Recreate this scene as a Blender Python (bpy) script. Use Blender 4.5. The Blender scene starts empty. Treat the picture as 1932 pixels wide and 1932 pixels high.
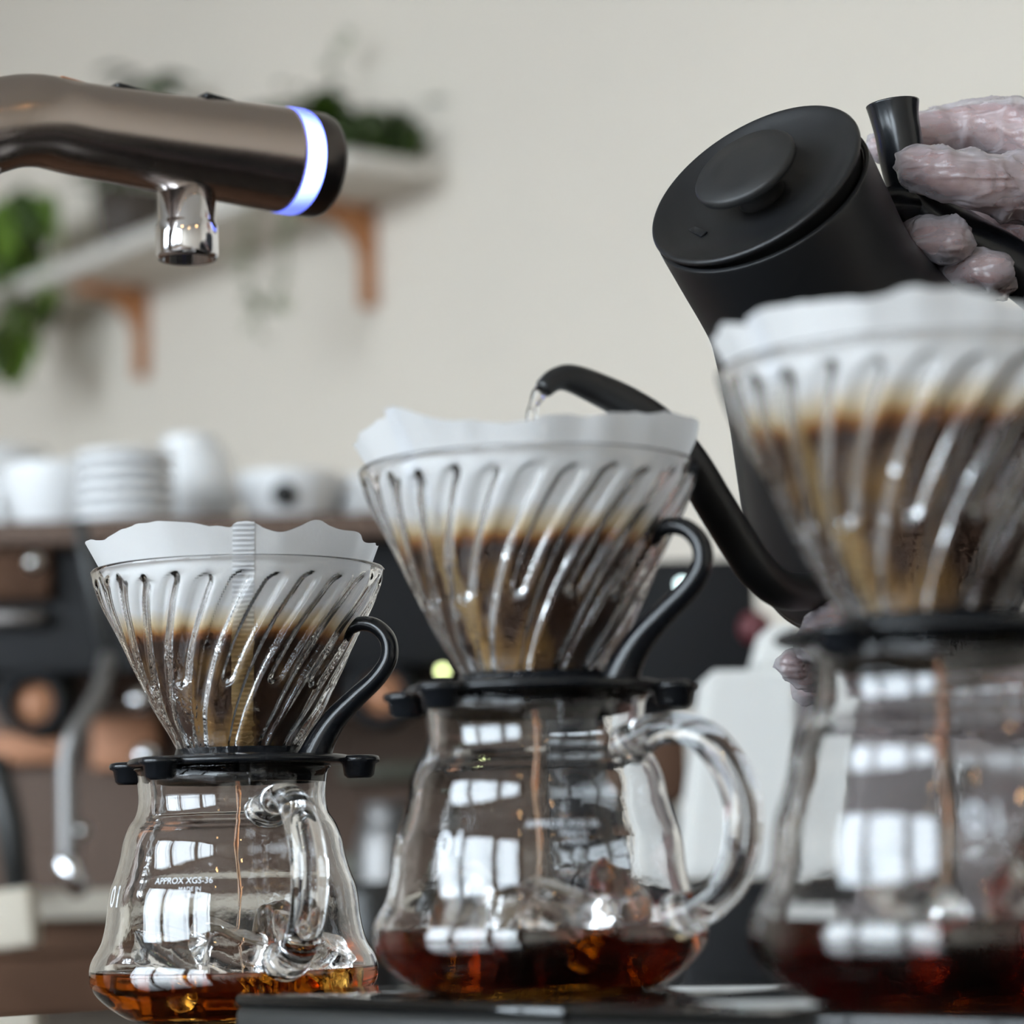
import bpy, bmesh, math, random
from mathutils import Vector, Matrix, noise
from math import sin, cos, pi, radians, sqrt, exp

S = bpy.context.scene
COL = S.collection
# ------------------------------------------------------------------ camera
F = 5200.0
HORIZON = 1620.0
COUNTER = 0.920
CAM = Vector((0, 0, COUNTER + 0.053))
PITCH = math.atan((HORIZON - 966) / F)
ROLL = radians(1.4)
RC = (Matrix.Rotation(pi / 2 + PITCH, 3, 'X') @ Matrix.Rotation(-ROLL, 3, 'Z'))
cam_d = bpy.data.cameras.new('camera')
cam = bpy.data.objects.new('camera', cam_d)
COL.objects.link(cam)
cam.location = CAM
cam.rotation_euler = RC.to_euler()
cam_d.sensor_width = 36
cam_d.lens = F / 1932 * 36
cam_d.clip_start = 0.02
cam_d.dof.use_dof = True
cam_d.dof.focus_distance = 0.955
cam_d.dof.aperture_fstop = 8.2
S.camera = cam


def P(px, py, d):
    """point of the place seen at pixel (px, py), d metres ahead (world Y)"""
    r = RC @ Vector(((px - 966) / F, -(py - 966) / F, -1))
    return CAM + r * (d / r.y)


# ------------------------------------------------------------------ world
W = bpy.data.worlds.new('sky')
S.world = W
W.use_nodes = True
bg = W.node_tree.nodes['Background']
bg.inputs[0].default_value = (0.79, 0.905, 1.0, 1)
bg.inputs[1].default_value = 16.0
S.view_settings.view_transform = 'Standard'
S.view_settings.look = 'None'
S.view_settings.gamma = 1
S.view_settings.exposure = -0.22
S.view_settings.use_curve_mapping = False
cy = S.cycles
cy.max_bounces = 15
cy.diffuse_bounces = 3
cy.glossy_bounces = 6
cy.transmission_bounces = 14
cy.transparent_max_bounces = 8
cy.volume_bounces = 0
cy.caustics_refractive = True
cy.caustics_reflective = False
cy.blur_glossy = 0.05
cy.sample_clamp_indirect = 60
cy.use_denoising = True
cy.use_adaptive_sampling = True
cy.adaptive_threshold = 0.09
cy.adaptive_min_samples = 12
cy.use_light_tree = False


# ------------------------------------------------------------------ helpers
def tag(o, label=None, cat=None, group=None, kind=None):
    if label: o['label'] = label
    if cat: o['category'] = cat
    if group: o['group'] = group
    if kind: o['kind'] = kind
    return o


def empty(name, loc=(0, 0, 0), rz=0):
    o = bpy.data.objects.new(name, None)
    o.empty_display_size = 0.02
    COL.objects.link(o)
    o.location = loc
    o.rotation_euler = (0, 0, rz)
    return o


def mesh(name, verts, faces, smooth=True):
    m = bpy.data.meshes.new(name)
    m.from_pydata([tuple(v) for v in verts], [], faces)
    m.update()
    if smooth:
        m.polygons.foreach_set('use_smooth', [True] * len(m.polygons))
    return m


def obj(name, me, mat, parent=None):
    o = bpy.data.objects.new(name, me)
    COL.objects.link(o)
    if mat and not me.materials:
        me.materials.append(mat)
    if parent:
        o.parent = parent
    return o


def cr(pts, n):
    """Catmull-Rom resampling of a list of tuples"""
    pts = [tuple(p) for p in pts]
    out = []
    k = len(pts)
    for i in range(k - 1):
        p0 = pts[max(i - 1, 0)]; p1 = pts[i]; p2 = pts[i + 1]; p3 = pts[min(i + 2, k - 1)]
        for j in range(n):
            t = j / n
            out.append(tuple(0.5 * (2 * b + (c - a) * t + (2 * a - 5 * b + 4 * c - d) * t * t + (3 * b - a - 3 * c + d) * t ** 3)
                             for a, b, c, d in zip(p0, p1, p2, p3)))
    out.append(pts[-1])
    return out


def lathe(prof, n=64, closed=False):
    """prof: (r, z) list; closed joins last ring to first; r=0 ends become poles"""
    vs, fs, rings = [], [], []
    for r, z in prof:
        if r < 1e-7:
            rings.append([len(vs)]); vs.append((0, 0, z))
        else:
            rings.append(list(range(len(vs), len(vs) + n)))
            vs += [(r * cos(2 * pi * i / n), r * sin(2 * pi * i / n), z) for i in range(n)]
    pairs = list(zip(rings[:-1], rings[1:]))
    if closed:
        pairs.append((rings[-1], rings[0]))
    for a, b in pairs:
        for i in range(n):
            j = (i + 1) % n
            if len(a) == 1 and len(b) == 1: continue
            if len(a) == 1: fs.append((a[0], b[j], b[i]))
            elif len(b) == 1: fs.append((a[i], a[j], b[0]))
            else: fs.append((a[i], a[j], b[j], b[i]))
    return vs, fs


def fix(me):
    bm = bmesh.new(); bm.from_mesh(me)
    bmesh.ops.remove_doubles(bm, verts=bm.verts, dist=1e-7)
    bmesh.ops.recalc_face_normals(bm, faces=bm.faces)
    bm.to_mesh(me); bm.free()
    me.polygons.foreach_set('use_smooth', [True] * len(me.polygons))
    return me


def tube(path, radii, n=20, squash=1.0, up=None, cap=True):
    """swept tube through points with a radius for each; rounded caps"""
    pts = [Vector(p) for p in path]
    vs, fs = [], []
    k = len(pts)
    tan = [(pts[min(i + 1, k - 1)] - pts[max(i - 1, 0)]).normalized() for i in range(k)]
    u = Vector(up) if up is not None else (Vector((0, 0, 1)) if abs(tan[0].z) < .9 else Vector((1, 0, 0)))
    u = (u - tan[0] * u.dot(tan[0])).normalized()
    rings = []

    def ring(c, t, u, r):
        v = t.cross(u)
        base = len(vs)
        for i in range(n):
            a = 2 * pi * i / n
            vs.append(c + (u * cos(a) * squash + v * sin(a)) * r)
        rings.append(range(base, base + n))
    for i in range(k):
        t = tan[i]
        u = (u - t * u.dot(t)).normalized()
        r = radii[i]
        if i == 0 and cap:
            for q in (.35, .75):
                ring(pts[0] - t * r * .45 * sqrt(1 - q * q), t, u, r * q)
        ring(pts[i], t, u, r)
        if i == k - 1 and cap:
            for q in (.75, .35):
                ring(pts[i] + t * r * .45 * sqrt(1 - q * q), t, u, r * q)
    for a, b in zip(rings[:-1], rings[1:]):
        for i in range(n):
            j = (i + 1) % n
            fs.append((a[i], a[j], b[j], b[i]))
    fs.append(tuple(reversed(rings[0]))); fs.append(tuple(rings[-1]))
    return vs, fs


def boxm(name, sx, sy, sz, bev=0.0, seg=3, z0=True):
    bm = bmesh.new()
    bmesh.ops.create_cube(bm, size=1)
    for v in bm.verts:
        v.co.x *= sx; v.co.y *= sy; v.co.z = (v.co.z + (.5 if z0 else 0)) * sz
    if bev:
        bmesh.ops.bevel(bm, geom=list(bm.edges) + list(bm.verts), offset=bev, segments=seg, affect='EDGES', profile=.5)
    me = bpy.data.meshes.new(name)
    bm.to_mesh(me); bm.free()
    if bev:
        me.polygons.foreach_set('use_smooth', [True] * len(me.polygons))
        md = me
    return me


def merge(parts):
    vs, fs = [], []
    for v, f in parts:
        b = len(vs)
        vs += [Vector(x) for x in v]
        fs += [tuple(i + b for i in q) for q in f]
    return vs, fs


def xf(part, M):
    return [M @ Vector(v) for v in part[0]], part[1]


def sphere_part(c, r, n=12, sc=(1, 1, 1)):
    pr = [(r * sin(pi * i / n), -r * cos(pi * i / n)) for i in range(n + 1)]
    pr[0] = (0, -r); pr[-1] = (0, r)
    v, f = lathe(pr, n * 2)
    return [Vector((p[0] * sc[0], p[1] * sc[1], p[2] * sc[2])) + Vector(c) for p in v], f


# ------------------------------------------------------------------ materials
def mat(name, color, rough=.5, metal=0.0, spec=None, bump=None, var=None, **kw):
    m = bpy.data.materials.new(name)
    m.use_nodes = True
    nt = m.node_tree
    b = nt.nodes['Principled BSDF']
    c = tuple(color) + (1,) if len(color) == 3 else color
    b.inputs['Base Color'].default_value = c
    b.inputs['Roughness'].default_value = rough
    b.inputs['Metallic'].default_value = metal
    if spec is not None: b.inputs['Specular IOR Level'].default_value = spec
    for k, v in kw.items():
        b.inputs[k].default_value = v
    if bump or var:
        tc = nt.nodes.new('ShaderNodeTexCoord')
        nz = nt.nodes.new('ShaderNodeTexNoise')
        nz.inputs['Scale'].default_value = (bump or var)[0]
        nz.inputs['Detail'].default_value = 5
        nt.links.new(tc.outputs['Object'], nz.inputs['Vector'])
        if bump:
            bp = nt.nodes.new('ShaderNodeBump')
            bp.inputs['Strength'].default_value = bump[1]
            bp.inputs['Distance'].default_value = bump[2] if len(bump) > 2 else .001
            nt.links.new(nz.outputs['Fac'], bp.inputs['Height'])
            nt.links.new(bp.outputs['Normal'], b.inputs['Normal'])
        if var:
            nz2 = nt.nodes.new('ShaderNodeTexNoise')
            nz2.inputs['Scale'].default_value = var[0]
            nz2.inputs['Detail'].default_value = 6
            mp = nt.nodes.new('ShaderNodeMapping')
            if len(var) > 2: mp.inputs['Scale'].default_value = var[2]
            nt.links.new(tc.outputs['Object'], mp.inputs['Vector'])
            nt.links.new(mp.outputs['Vector'], nz2.inputs['Vector'])
            mx = nt.nodes.new('ShaderNodeMix'); mx.data_type = 'RGBA'
            mx.inputs[6].default_value = c
            mx.inputs[7].default_value = tuple(var[1]) + (1,)
            rp = nt.nodes.new('ShaderNodeValToRGB')
            rp.color_ramp.elements[0].position = .35
            rp.color_ramp.elements[1].position = .65
            nt.links.new(nz2.outputs['Fac'], rp.inputs['Fac'])
            nt.links.new(rp.outputs['Color'], mx.inputs[0])
            nt.links.new(mx.outputs[2], b.inputs['Base Color'])
    return m


def glass_mat(name, ior=1.47, tint=(1, 1, 1), rough=0.0, bump=None):
    m = mat(name, tint, rough, bump=bump)
    b = m.node_tree.nodes['Principled BSDF']
    b.inputs['Transmission Weight'].default_value = 1
    b.inputs['IOR'].default_value = ior
    return m


def liquid_mat(name, col, dens, ior=1.333):
    m = glass_mat(name, ior)
    nt = m.node_tree
    v = nt.nodes.new('ShaderNodeVolumeAbsorption')
    v.inputs['Color'].default_value = tuple(col) + (1,)
    v.inputs['Density'].default_value = dens
    nt.links.new(v.outputs[0], nt.nodes['Material Output'].inputs['Volume'])
    return m


def emit_mat(name, col, st):
    m = mat(name, (0, 0, 0), .4)
    b = m.node_tree.nodes['Principled BSDF']
    b.inputs['Base Color'].default_value = tuple(col) + (1,)
    b.inputs['Emission Color'].default_value = tuple(col) + (1,)
    b.inputs['Emission Strength'].default_value = st
    m.cycles.emission_sampling = 'NONE'
    return m


M = {}
M['glass'] = glass_mat('clear_glass', 1.47, bump=(35, .25, .0006))
M['ribglass'] = glass_mat('ribbed_glass', 1.47)
def wet_glass():
    m = M['ribglass']; nt = m.node_tree; L = nt.links.new
    tc = nt.nodes.new('ShaderNodeTexCoord'); sp_ = nt.nodes.new('ShaderNodeSeparateXYZ'); L(tc.outputs['Object'], sp_.inputs[0])
    vo = nt.nodes.new('ShaderNodeTexVoronoi'); vo.inputs['Scale'].default_value = 650; L(tc.outputs['Object'], vo.inputs['Vector'])
    nz = nt.nodes.new('ShaderNodeTexNoise'); nz.inputs['Scale'].default_value = 90; L(tc.outputs['Object'], nz.inputs['Vector'])
    a = nt.nodes.new('ShaderNodeMapRange'); a.inputs['From Min'].default_value = .5; a.inputs['From Max'].default_value = .62; L(nz.outputs['Fac'], a.inputs['Value'])
    b = nt.nodes.new('ShaderNodeMapRange'); b.inputs['From Min'].default_value = .044; b.inputs['From Max'].default_value = .036; L(sp_.outputs['Z'], b.inputs['Value'])
    mu = nt.nodes.new('ShaderNodeMath'); mu.operation = 'MULTIPLY'; L(a.outputs[0], mu.inputs[0]); L(b.outputs[0], mu.inputs[1])
    ms = nt.nodes.new('ShaderNodeMath'); ms.operation = 'MULTIPLY'; L(mu.outputs[0], ms.inputs[0]); ms.inputs[1].default_value = .45
    bp = nt.nodes.new('ShaderNodeBump'); bp.inputs['Distance'].default_value = .0006; bp.invert = True
    L(vo.outputs['Distance'], bp.inputs['Height']); L(ms.outputs[0], bp.inputs['Strength'])
    L(bp.outputs[0], nt.nodes['Principled BSDF'].inputs['Normal'])


wet_glass()
M['ice'] = glass_mat('ice', 1.31, bump=(220, .5, .0006))
M['water'] = glass_mat('water', 1.333)
M['coffee_a'] = liquid_mat('amber_coffee', (.89, .66, .07), 100)
M['coffee_b'] = liquid_mat('brown_coffee', (.84, .63, .05), 185)
M['coffee_c'] = liquid_mat('dark_coffee', (.84, .58, .06), 270)
M['plastic'] = mat('black_plastic', (.008, .009, .011), .22, spec=.5)
M['matte'] = mat('matte_black_coating', (.009, .0092, .010), .42, bump=(900, .12, .0002))
M['matte_grey'] = mat('worn_black_coating', (.012, .0122, .013), .5, bump=(600, .15, .0003), var=(60, (.02, .019, .018)))
M['steel'] = mat('brushed_steel', (.5, .49, .47), .28, 1.0, bump=(80, .08, .0005))
M['chrome'] = mat('chrome', (.82, .82, .84), .07, 1.0)
M['tapsteel'] = mat('dark_bronze_steel', (.44, .38, .35), .24, 1.0, bump=(30, .06, .001))
M['tapdark'] = mat('dark_cap_metal', (.10, .09, .085), .3, 1.0)
M['scale'] = mat('glossy_black_acrylic', (.006, .006, .006), .045, spec=.6)
M['scale_side'] = mat('grey_black_plastic', (.02, .02, .019), .4)
M['counter'] = mat('polished_black_counter', (.010, .009, .009), .03, var=(40, (.016, .014, .013)))
M['wall'] = mat('cream_plaster', (.745, .67, .575), .85, bump=(25, .1, .002), var=(1.3, (.715, .645, .555)))
M['white'] = mat('white_paint', (.80, .79, .77), .6)
M['shelfpaint'] = mat('off_white_paint', (.70, .655, .59), .6)
M['ceil'] = mat('white_ceiling', (.82, .82, .80), .9)
M['floor'] = mat('brown_floor', (.16, .11, .08), .55, var=(3, (.11, .075, .055)))
M['ground'] = mat('grey_pavement', (.22, .22, .22), .9, var=(4, (.16, .16, .165)))
M['oak'] = mat('pine_wood', (.50, .22, .09), .55, var=(14, (.36, .14, .05), (1, 1, 8)))
M['brownwood'] = mat('brown_wood', (.115, .062, .038), .7, spec=.08, var=(9, (.075, .040, .025), (1, 7, 1)))
M['leaf'] = mat('green_leaf', (.085, .17, .014), .45, var=(12, (.15, .25, .025)))
M['leafd'] = mat('dark_green_leaf', (.030, .060, .014), .5, var=(12, (.06, .10, .02)))
M['leafp'] = mat('pale_green_leaf', (.36, .38, .26), .6)
M['pot'] = mat('dark_pot', (.06, .045, .035), .6)
M['porcelain'] = mat('white_porcelain', (.80, .80, .80), .18)
M['machine'] = mat('black_machine_enamel', (.009, .009, .010), .55, spec=.2)
M['bronze'] = mat('brown_enamel_panel', (.115, .074, .054), .6, spec=.25)
M['copper'] = mat('copper_paint', (.46, .21, .11), .5, .2)
M['cream'] = mat('cream_enamel', (.42, .37, .30), .6)
M['paperbag'] = mat('white_card', (.70, .69, .66), .8)
M['packet'] = mat('cream_paper', (.62, .56, .46), .8)
M['olive'] = mat('olive_painted_metal', (.11, .105, .075), .5)
M['red'] = mat('red_plastic', (.10, .018, .022), .5)
M['skin'] = mat('skin', (.36, .19, .15), .5, var=(60, (.30, .11, .09)))
M['shirt'] = mat('black_cotton', (.015, .015, .017), .9)
M['hair'] = mat('dark_hair', (.02, .014, .01), .6)
M['print'] = mat('white_print', (.75, .78, .82), .6)
M['dullsteel'] = mat('dull_steel', (.26, .25, .245), .45, .8)
M['greybrown'] = mat('grey_brown_laminate', (.17, .145, .145), .55)
M['cloth'] = mat('grey_cloth', (.3, .3, .32), .9)


def glove_mat():
    m = bpy.data.materials.new('clear_vinyl_glove')
    m.use_nodes = True
    nt = m.node_tree
    b = nt.nodes['Principled BSDF']
    b.inputs['Base Color'].default_value = (.56, .51, .54, 1)
    b.inputs['Roughness'].default_value = .2
    b.inputs['Specular IOR Level'].default_value = .7
    tr = nt.nodes.new('ShaderNodeBsdfTransparent')
    lw = nt.nodes.new('ShaderNodeLayerWeight'); lw.inputs['Blend'].default_value = .35
    tc = nt.nodes.new('ShaderNodeTexCoord')
    mp = nt.nodes.new('ShaderNodeMapping'); mp.inputs['Scale'].default_value = (.45, 1, 2.6)
    mp.inputs['Rotation'].default_value = (0, .5, .3)
    nz = nt.nodes.new('ShaderNodeTexNoise'); nz.inputs['Scale'].default_value = 75; nz.inputs['Detail'].default_value = 3
    nz.inputs['Distortion'].default_value = 1.2
    nz.noise_type = 'RIDGED_MULTIFRACTAL'
    nt.links.new(tc.outputs['Object'], mp.inputs['Vector']); nt.links.new(mp.outputs[0], nz.inputs['Vector'])
    bp = nt.nodes.new('ShaderNodeBump'); bp.inputs['Strength'].default_value = .8; bp.inputs['Distance'].default_value = .0018
    nt.links.new(nz.outputs['Fac'], bp.inputs['Height']); nt.links.new(bp.outputs[0], b.inputs['Normal'])
    ma = nt.nodes.new('ShaderNodeMapRange')
    ma.inputs['To Min'].default_value = .24; ma.inputs['To Max'].default_value = .78
    nt.links.new(lw.outputs['Facing'], ma.inputs['Value'])
    n2 = nt.nodes.new('ShaderNodeTexNoise'); n2.inputs['Scale'].default_value = 55; n2.inputs['Detail'].default_value = 4; n2.inputs['Distortion'].default_value = 1.0
    nt.links.new(mp.outputs[0], n2.inputs['Vector'])
    m2 = nt.nodes.new('ShaderNodeMapRange'); m2.inputs['From Min'].default_value = .30; m2.inputs['From Max'].default_value = .80
    m2.inputs['To Min'].default_value = 0; m2.inputs['To Max'].default_value = .30
    nt.links.new(n2.outputs['Fac'], m2.inputs['Value'])
    ad = nt.nodes.new('ShaderNodeMath'); ad.operation = 'ADD'; ad.use_clamp = True
    nt.links.new(ma.outputs[0], ad.inputs[0]); nt.links.new(m2.outputs[0], ad.inputs[1])
    ma = ad
    mx = nt.nodes.new('ShaderNodeMixShader')
    nt.links.new(ma.outputs[0], mx.inputs[0])
    nt.links.new(tr.outputs[0], mx.inputs[1]); nt.links.new(b.outputs[0], mx.inputs[2])
    nt.links.new(mx.outputs[0], nt.nodes['Material Output'].inputs[0])
    return m


M['glove'] = glove_mat()


def paper_mat(name, level, seam=False):
    """filter paper; below the brew level it is soaked and stained brown"""
    m = bpy.data.materials.new(name)
    m.use_nodes = True
    nt = m.node_tree; L = nt.links.new; N = nt.nodes.new
    b = nt.nodes['Principled BSDF']
    tc = N('ShaderNodeTexCoord')
    sep = N('ShaderNodeSeparateXYZ'); L(tc.outputs['Object'], sep.inputs[0])
    nz = N('ShaderNodeTexNoise'); nz.inputs['Scale'].default_value = 95; nz.inputs['Detail'].default_value = 5
    mp = N('ShaderNodeMapping'); mp.inputs['Scale'].default_value = (1, 1, .45)
    L(tc.outputs['Object'], mp.inputs[0]); L(mp.outputs[0], nz.inputs['Vector'])
    # z + noise
    ad = N('ShaderNodeMath'); ad.operation = 'MULTIPLY_ADD'
    L(nz.outputs['Fac'], ad.inputs[0]); ad.inputs[1].default_value = .008; L(sep.outputs['Z'], ad.inputs[2])
    mr = N('ShaderNodeMapRange')
    mr.inputs['From Min'].default_value = level - .010 + .004
    mr.inputs['From Max'].default_value = level + .014 + .004
    L(ad.outputs[0], mr.inputs['Value'])
    rp = N('ShaderNodeValToRGB'); e = rp.color_ramp.elements
    if seam:
        st = [(0, (.30, .19, .075)), (.30, (.30, .18, .07)), (.45, (.46, .30, .13)), (.62, (.72, .66, .54)), (.9, (.83, .83, .84))]
    else:
        st = [(0, (.060, .027, .014)), (.30, (.050, .021, .010)), (.40, (.17, .055, .012)), (.46, (.38, .17, .045)), (.58, (.70, .55, .33)), (.80, (.84, .835, .83))]
    while len(e) < len(st): e.new(.5)
    for k, (p, c) in enumerate(st):
        e[k].position = p; e[k].color = c + (1,)
    L(mr.outputs[0], rp.inputs[0])
    # streaks and specks in the soaked zone
    n2 = N('ShaderNodeTexNoise'); n2.inputs['Scale'].default_value = 60; n2.inputs['Detail'].default_value = 4
    mp2 = N('ShaderNodeMapping'); mp2.inputs['Scale'].default_value = (1.4, 1.4, .22)
    L(tc.outputs['Object'], mp2.inputs[0]); L(mp2.outputs[0], n2.inputs['Vector'])
    r2 = N('ShaderNodeValToRGB'); r2.color_ramp.elements[0].position = .5; r2.color_ramp.elements[1].position = .68
    L(n2.outputs['Fac'], r2.inputs[0])
    below = N('ShaderNodeMapRange'); below.inputs['From Min'].default_value = level - .004; below.inputs['From Max'].default_value = level - .012
    L(sep.outputs['Z'], below.inputs['Value'])
    mu = N('ShaderNodeMath'); mu.operation = 'MULTIPLY'; L(r2.outputs[0], mu.inputs[0]); L(below.outputs[0], mu.inputs[1])
    mu2 = N('ShaderNodeMath'); mu2.operation = 'MULTIPLY'; L(mu.outputs[0], mu2.inputs[0]); mu2.inputs[1].default_value = .75
    mx = N('ShaderNodeMix'); mx.data_type = 'RGBA'; L(mu2.outputs[0], mx.inputs[0]); L(rp.outputs[0], mx.inputs[6]); mx.inputs[7].default_value = (.30, .15, .03, 1)
    L(mx.outputs[2], b.inputs['Base Color'])
    b.inputs['Roughness'].default_value = .75
    fb = N('ShaderNodeTexNoise'); fb.inputs['Scale'].default_value = 700; fb.inputs['Detail'].default_value = 3
    L(tc.outputs['Object'], fb.inputs['Vector'])
    bp = N('ShaderNodeBump'); bp.inputs['Strength'].default_value = .25; bp.inputs['Distance'].default_value = .0004
    L(fb.outputs['Fac'], bp.inputs['Height']); L(bp.outputs[0], b.inputs['Normal'])
    t = N('ShaderNodeBsdfTranslucent'); L(mx.outputs[2], t.inputs[0])
    ms = N('ShaderNodeMixShader'); ms.inputs[0].default_value = .35
    L(b.outputs[0], ms.inputs[1]); L(t.outputs[0], ms.inputs[2])
    L(ms.outputs[0], nt.nodes['Material Output'].inputs[0])
    return m


# ------------------------------------------------------------------ the room
B2 = P(704, 392, 4.60)      # where the two shelf brackets meet the wall
B1 = P(276, 548, 5.22)
shelf_z = (B1.z + B2.z) / 2
wd = Vector((B2.x - B1.x, B2.y - B1.y, 0)).normalized()   # along the wall, to the right and nearer
wn = Vector((wd.y, -wd.x, 0))
if wn.y > 0: wn = -wn                                     # wall normal, into the room
ROOM_H = 4.5
WIN_D = 8.3                                               # shelf wall to window wall
wall_ang = math.atan2(wd.y, wd.x)
w0 = Vector((B2.x, B2.y, 0))


def rm(u, v, z=0):
    """room coordinates: u along the shelf wall, v out of it"""
    return w0 + wd * u + wn * v + Vector((0, 0, z))


def room_box(name, u0, u1, v0, v1, z0, z1, m, bev=0, parent=None):
    me = boxm(name, abs(u1 - u0), abs(v1 - v0), z1 - z0, bev)
    o = obj(name, me, m, parent)
    o.location = rm((u0 + u1) / 2, (v0 + v1) / 2, z0)
    o.rotation_euler.z = wall_ang
    return o


U0, U1 = -4.2, 8.2
tag(room_box('wall_back', U0, U1, -.15, 0, 0, ROOM_H, M['wall']), 'cream plaster wall behind the shelf', kind='structure')
tag(room_box('wall_left', U0 - .15, U0, -.15, WIN_D, 0, ROOM_H, M['wall']), kind='structure')
tag(room_box('wall_right', U1, U1 + .15, -.15, WIN_D, 0, ROOM_H, M['wall']), kind='structure')
tag(room_box('floor', U0, U1, -.15, WIN_D, -.1, 0, M['floor']), kind='structure')
tag(room_box('ceiling', U0, U1, -.15, WIN_D, ROOM_H, ROOM_H + .1, M['ceil']), kind='structure')
gnd = room_box('ground', -40, 40, WIN_D + .2, 60, -.3, -.2, M['ground'])
tag(gnd, kind='structure')
# window wall opposite: three wide windows between piers
cam_u = (Vector((0, 0, 0)) - w0).dot(wd)
SILL, HEAD = .55, 4.2
wins = [(cam_u - 4.6, cam_u - 2.1), (cam_u - 1.75, cam_u + 1.15), (cam_u + 1.6, cam_u + 4.0)]
edges = [U0] + [x for w in wins for x in w] + [U1]
for i in range(0, len(edges), 2):
    tag(room_box('wall_front', edges[i], edges[i + 1], WIN_D, WIN_D + .2, 0, ROOM_H, M['wall']), kind='structure')
for k, (a, b_) in enumerate(wins):
    tag(room_box('wall_front', a, b_, WIN_D, WIN_D + .2, 0, SILL, M['wall']), kind='structure')
    tag(room_box('wall_front', a, b_, WIN_D, WIN_D + .2, HEAD, ROOM_H, M['wall']), kind='structure')
    wroot = empty('window_%d' % (k + 1), rm((a + b_) / 2, WIN_D + .1, SILL), wall_ang)
    tag(wroot, kind='structure')
    ww, hh = b_ - a, HEAD - SILL
    fr = []
    for x in (-ww / 2 + .03, -ww / 2 + ww * .18, ww / 2 - ww * .18, ww / 2 - .03):
        me = boxm('mullion', .05, .07, hh, .004); o = obj('mullion', me, M['scale_side'], wroot); o.location = (x, 0, 0)
    for z in (0, hh * .22, hh - .06):
        me = boxm('rail', ww, .07, .06, .004); o = obj('rail', me, M['scale_side'], wroot); o.location = (0, 0, z)
    ld = bpy.data.lights.new('window_portal', 'AREA'); ld.shape = 'RECTANGLE'
    ld.size = ww; ld.size_y = hh
    ld.cycles.is_portal = True
    lo = bpy.data.objects.new('window_portal', ld); COL.objects.link(lo)
    c = rm((a + b_) / 2, WIN_D + .12, (SILL + HEAD) / 2)
    lo.location = c
    lo.rotation_euler = (wn * -1).to_track_quat('-Z', 'Z').to_euler()

# ------------------------------------------------------------------ counters
CA = radians(-47)
e1 = Vector((cos(CA), sin(CA), 0)); e2 = Vector((-sin(CA), cos(CA), 0))
corner = P(1272, 1838, 1.27); corner.z = 0
ct = empty('bar_counter', corner, CA)
tag(ct, 'polished black bar counter carrying the scales, with thin steel edge', 'counter')
me = boxm('top', 1.30, .62, .04, .002); o = obj('counter_top', me, M['counter'], ct); o.location = (.65, -.31, COUNTER - .04)
me = boxm('edge', .004, .62, .034, .001); o = obj('edge_trim', me, M['steel'], ct); o.location = (-.0022, -.31, COUNTER - .036)
me = boxm('edge2', 1.30, .004, .034, .001); o = obj('edge_trim', me, M['steel'], ct); o.location = (.65, .0022, COUNTER - .036)
me = boxm('body', 1.24, .56, COUNTER - .04, .003); o = obj('cabinet_body', me, M['brownwood'], ct); o.location = (.65, -.31, 0)

BACKZ = COUNTER - .045
bc = empty('back_counter', (0, 2.15, 0), radians(-2))
tag(bc, 'brown wooden back counter under the espresso machine', 'counter')
me = boxm('top', 1.8, 1.0, .04, .004); o = obj('counter_top', me, M['brownwood'], bc); o.location = (0, 0, BACKZ - .04)
me = boxm('body', 1.7, .92, BACKZ - .04, .004); o = obj('cabinet_body', me, M['brownwood'], bc); o.location = (0, 0, 0)

# ------------------------------------------------------------------ glass servers
SPROF = [(28.0, 0), (36.0, 1.6), (43.5, 6.5), (48.2, 11.5), (49.5, 16.5), (48.6, 21.5), (45.6, 26.8), (44.3, 31), (43.5, 35.5),
         (42.9, 41.5), (42.0, 46), (40.3, 50.5), (38.7, 56), (37.6, 61.7), (35.6, 67), (33.3, 70.6), (32.3, 75), (32.4, 79), (32.9, 83.5), (33.6, 85.6)]
SH = .0866


def prof_r(z):
    z *= 1000
    for (r0, z0), (r1, z1) in zip(SPROF[:-1], SPROF[1:]):
        if z0 <= z <= z1: return (r0 + (r1 - r0) * (z - z0) / (z1 - z0)) / 1000
    return SPROF[-1][0] / 1000


def server_mesh():
    o = [(r / 1000, z / 1000) for r, z in cr(SPROF, 6)]
    t = .0017
    inner = []
    for i, (r, z) in enumerate(o):
        a = o[max(i - 1, 0)]; b = o[min(i + 1, len(o) - 1)]
        dr, dz = b[0] - a[0], b[1] - a[1]; l = sqrt(dr * dr + dz * dz) or 1
        inner.append((r - dz / l * t, z + dr / l * t))
    inner = [(max(r, .001), max(z, .0026)) for r, z in inner]
    lip = [(.0343, .0862), (.0342, .0868), (.0335, .0871), (.0326, .0868)]
    prof = [(0, .0022), (.020, .0020), (.0262, .0002)] + o + lip + inner[::-1] + [(.020, .0040), (0, .0042)]
    v, f = lathe(prof, 112)
    return fix(mesh('glass_body', v, f)), inner


SERVER_ME, INNER = server_mesh()


def handle_mesh():
    pth = [(.0325, .0705), (.0365, .0725), (.044, .0750), (.053, .0745), (.0612, .0705), (.0672, .0635), (.071, .055), (.0715, .046),
           (.0695, .037), (.064, .029), (.056, .024), (.0485, .0215)]
    p = cr([(a, 0, b, c) for (a, b), c in zip(pth, [.0078, .0066, .0058, .0058, .006, .0062, .0063, .0063, .0063, .0063, .0068, .0085])], 5)
    v, f = tube([q[:3] for q in p], [q[3] for q in p], 24, .82, up=(0, 0, 1))
    return fix(mesh('handle', v, f))


SHANDLE_ME = handle_mesh()


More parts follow.
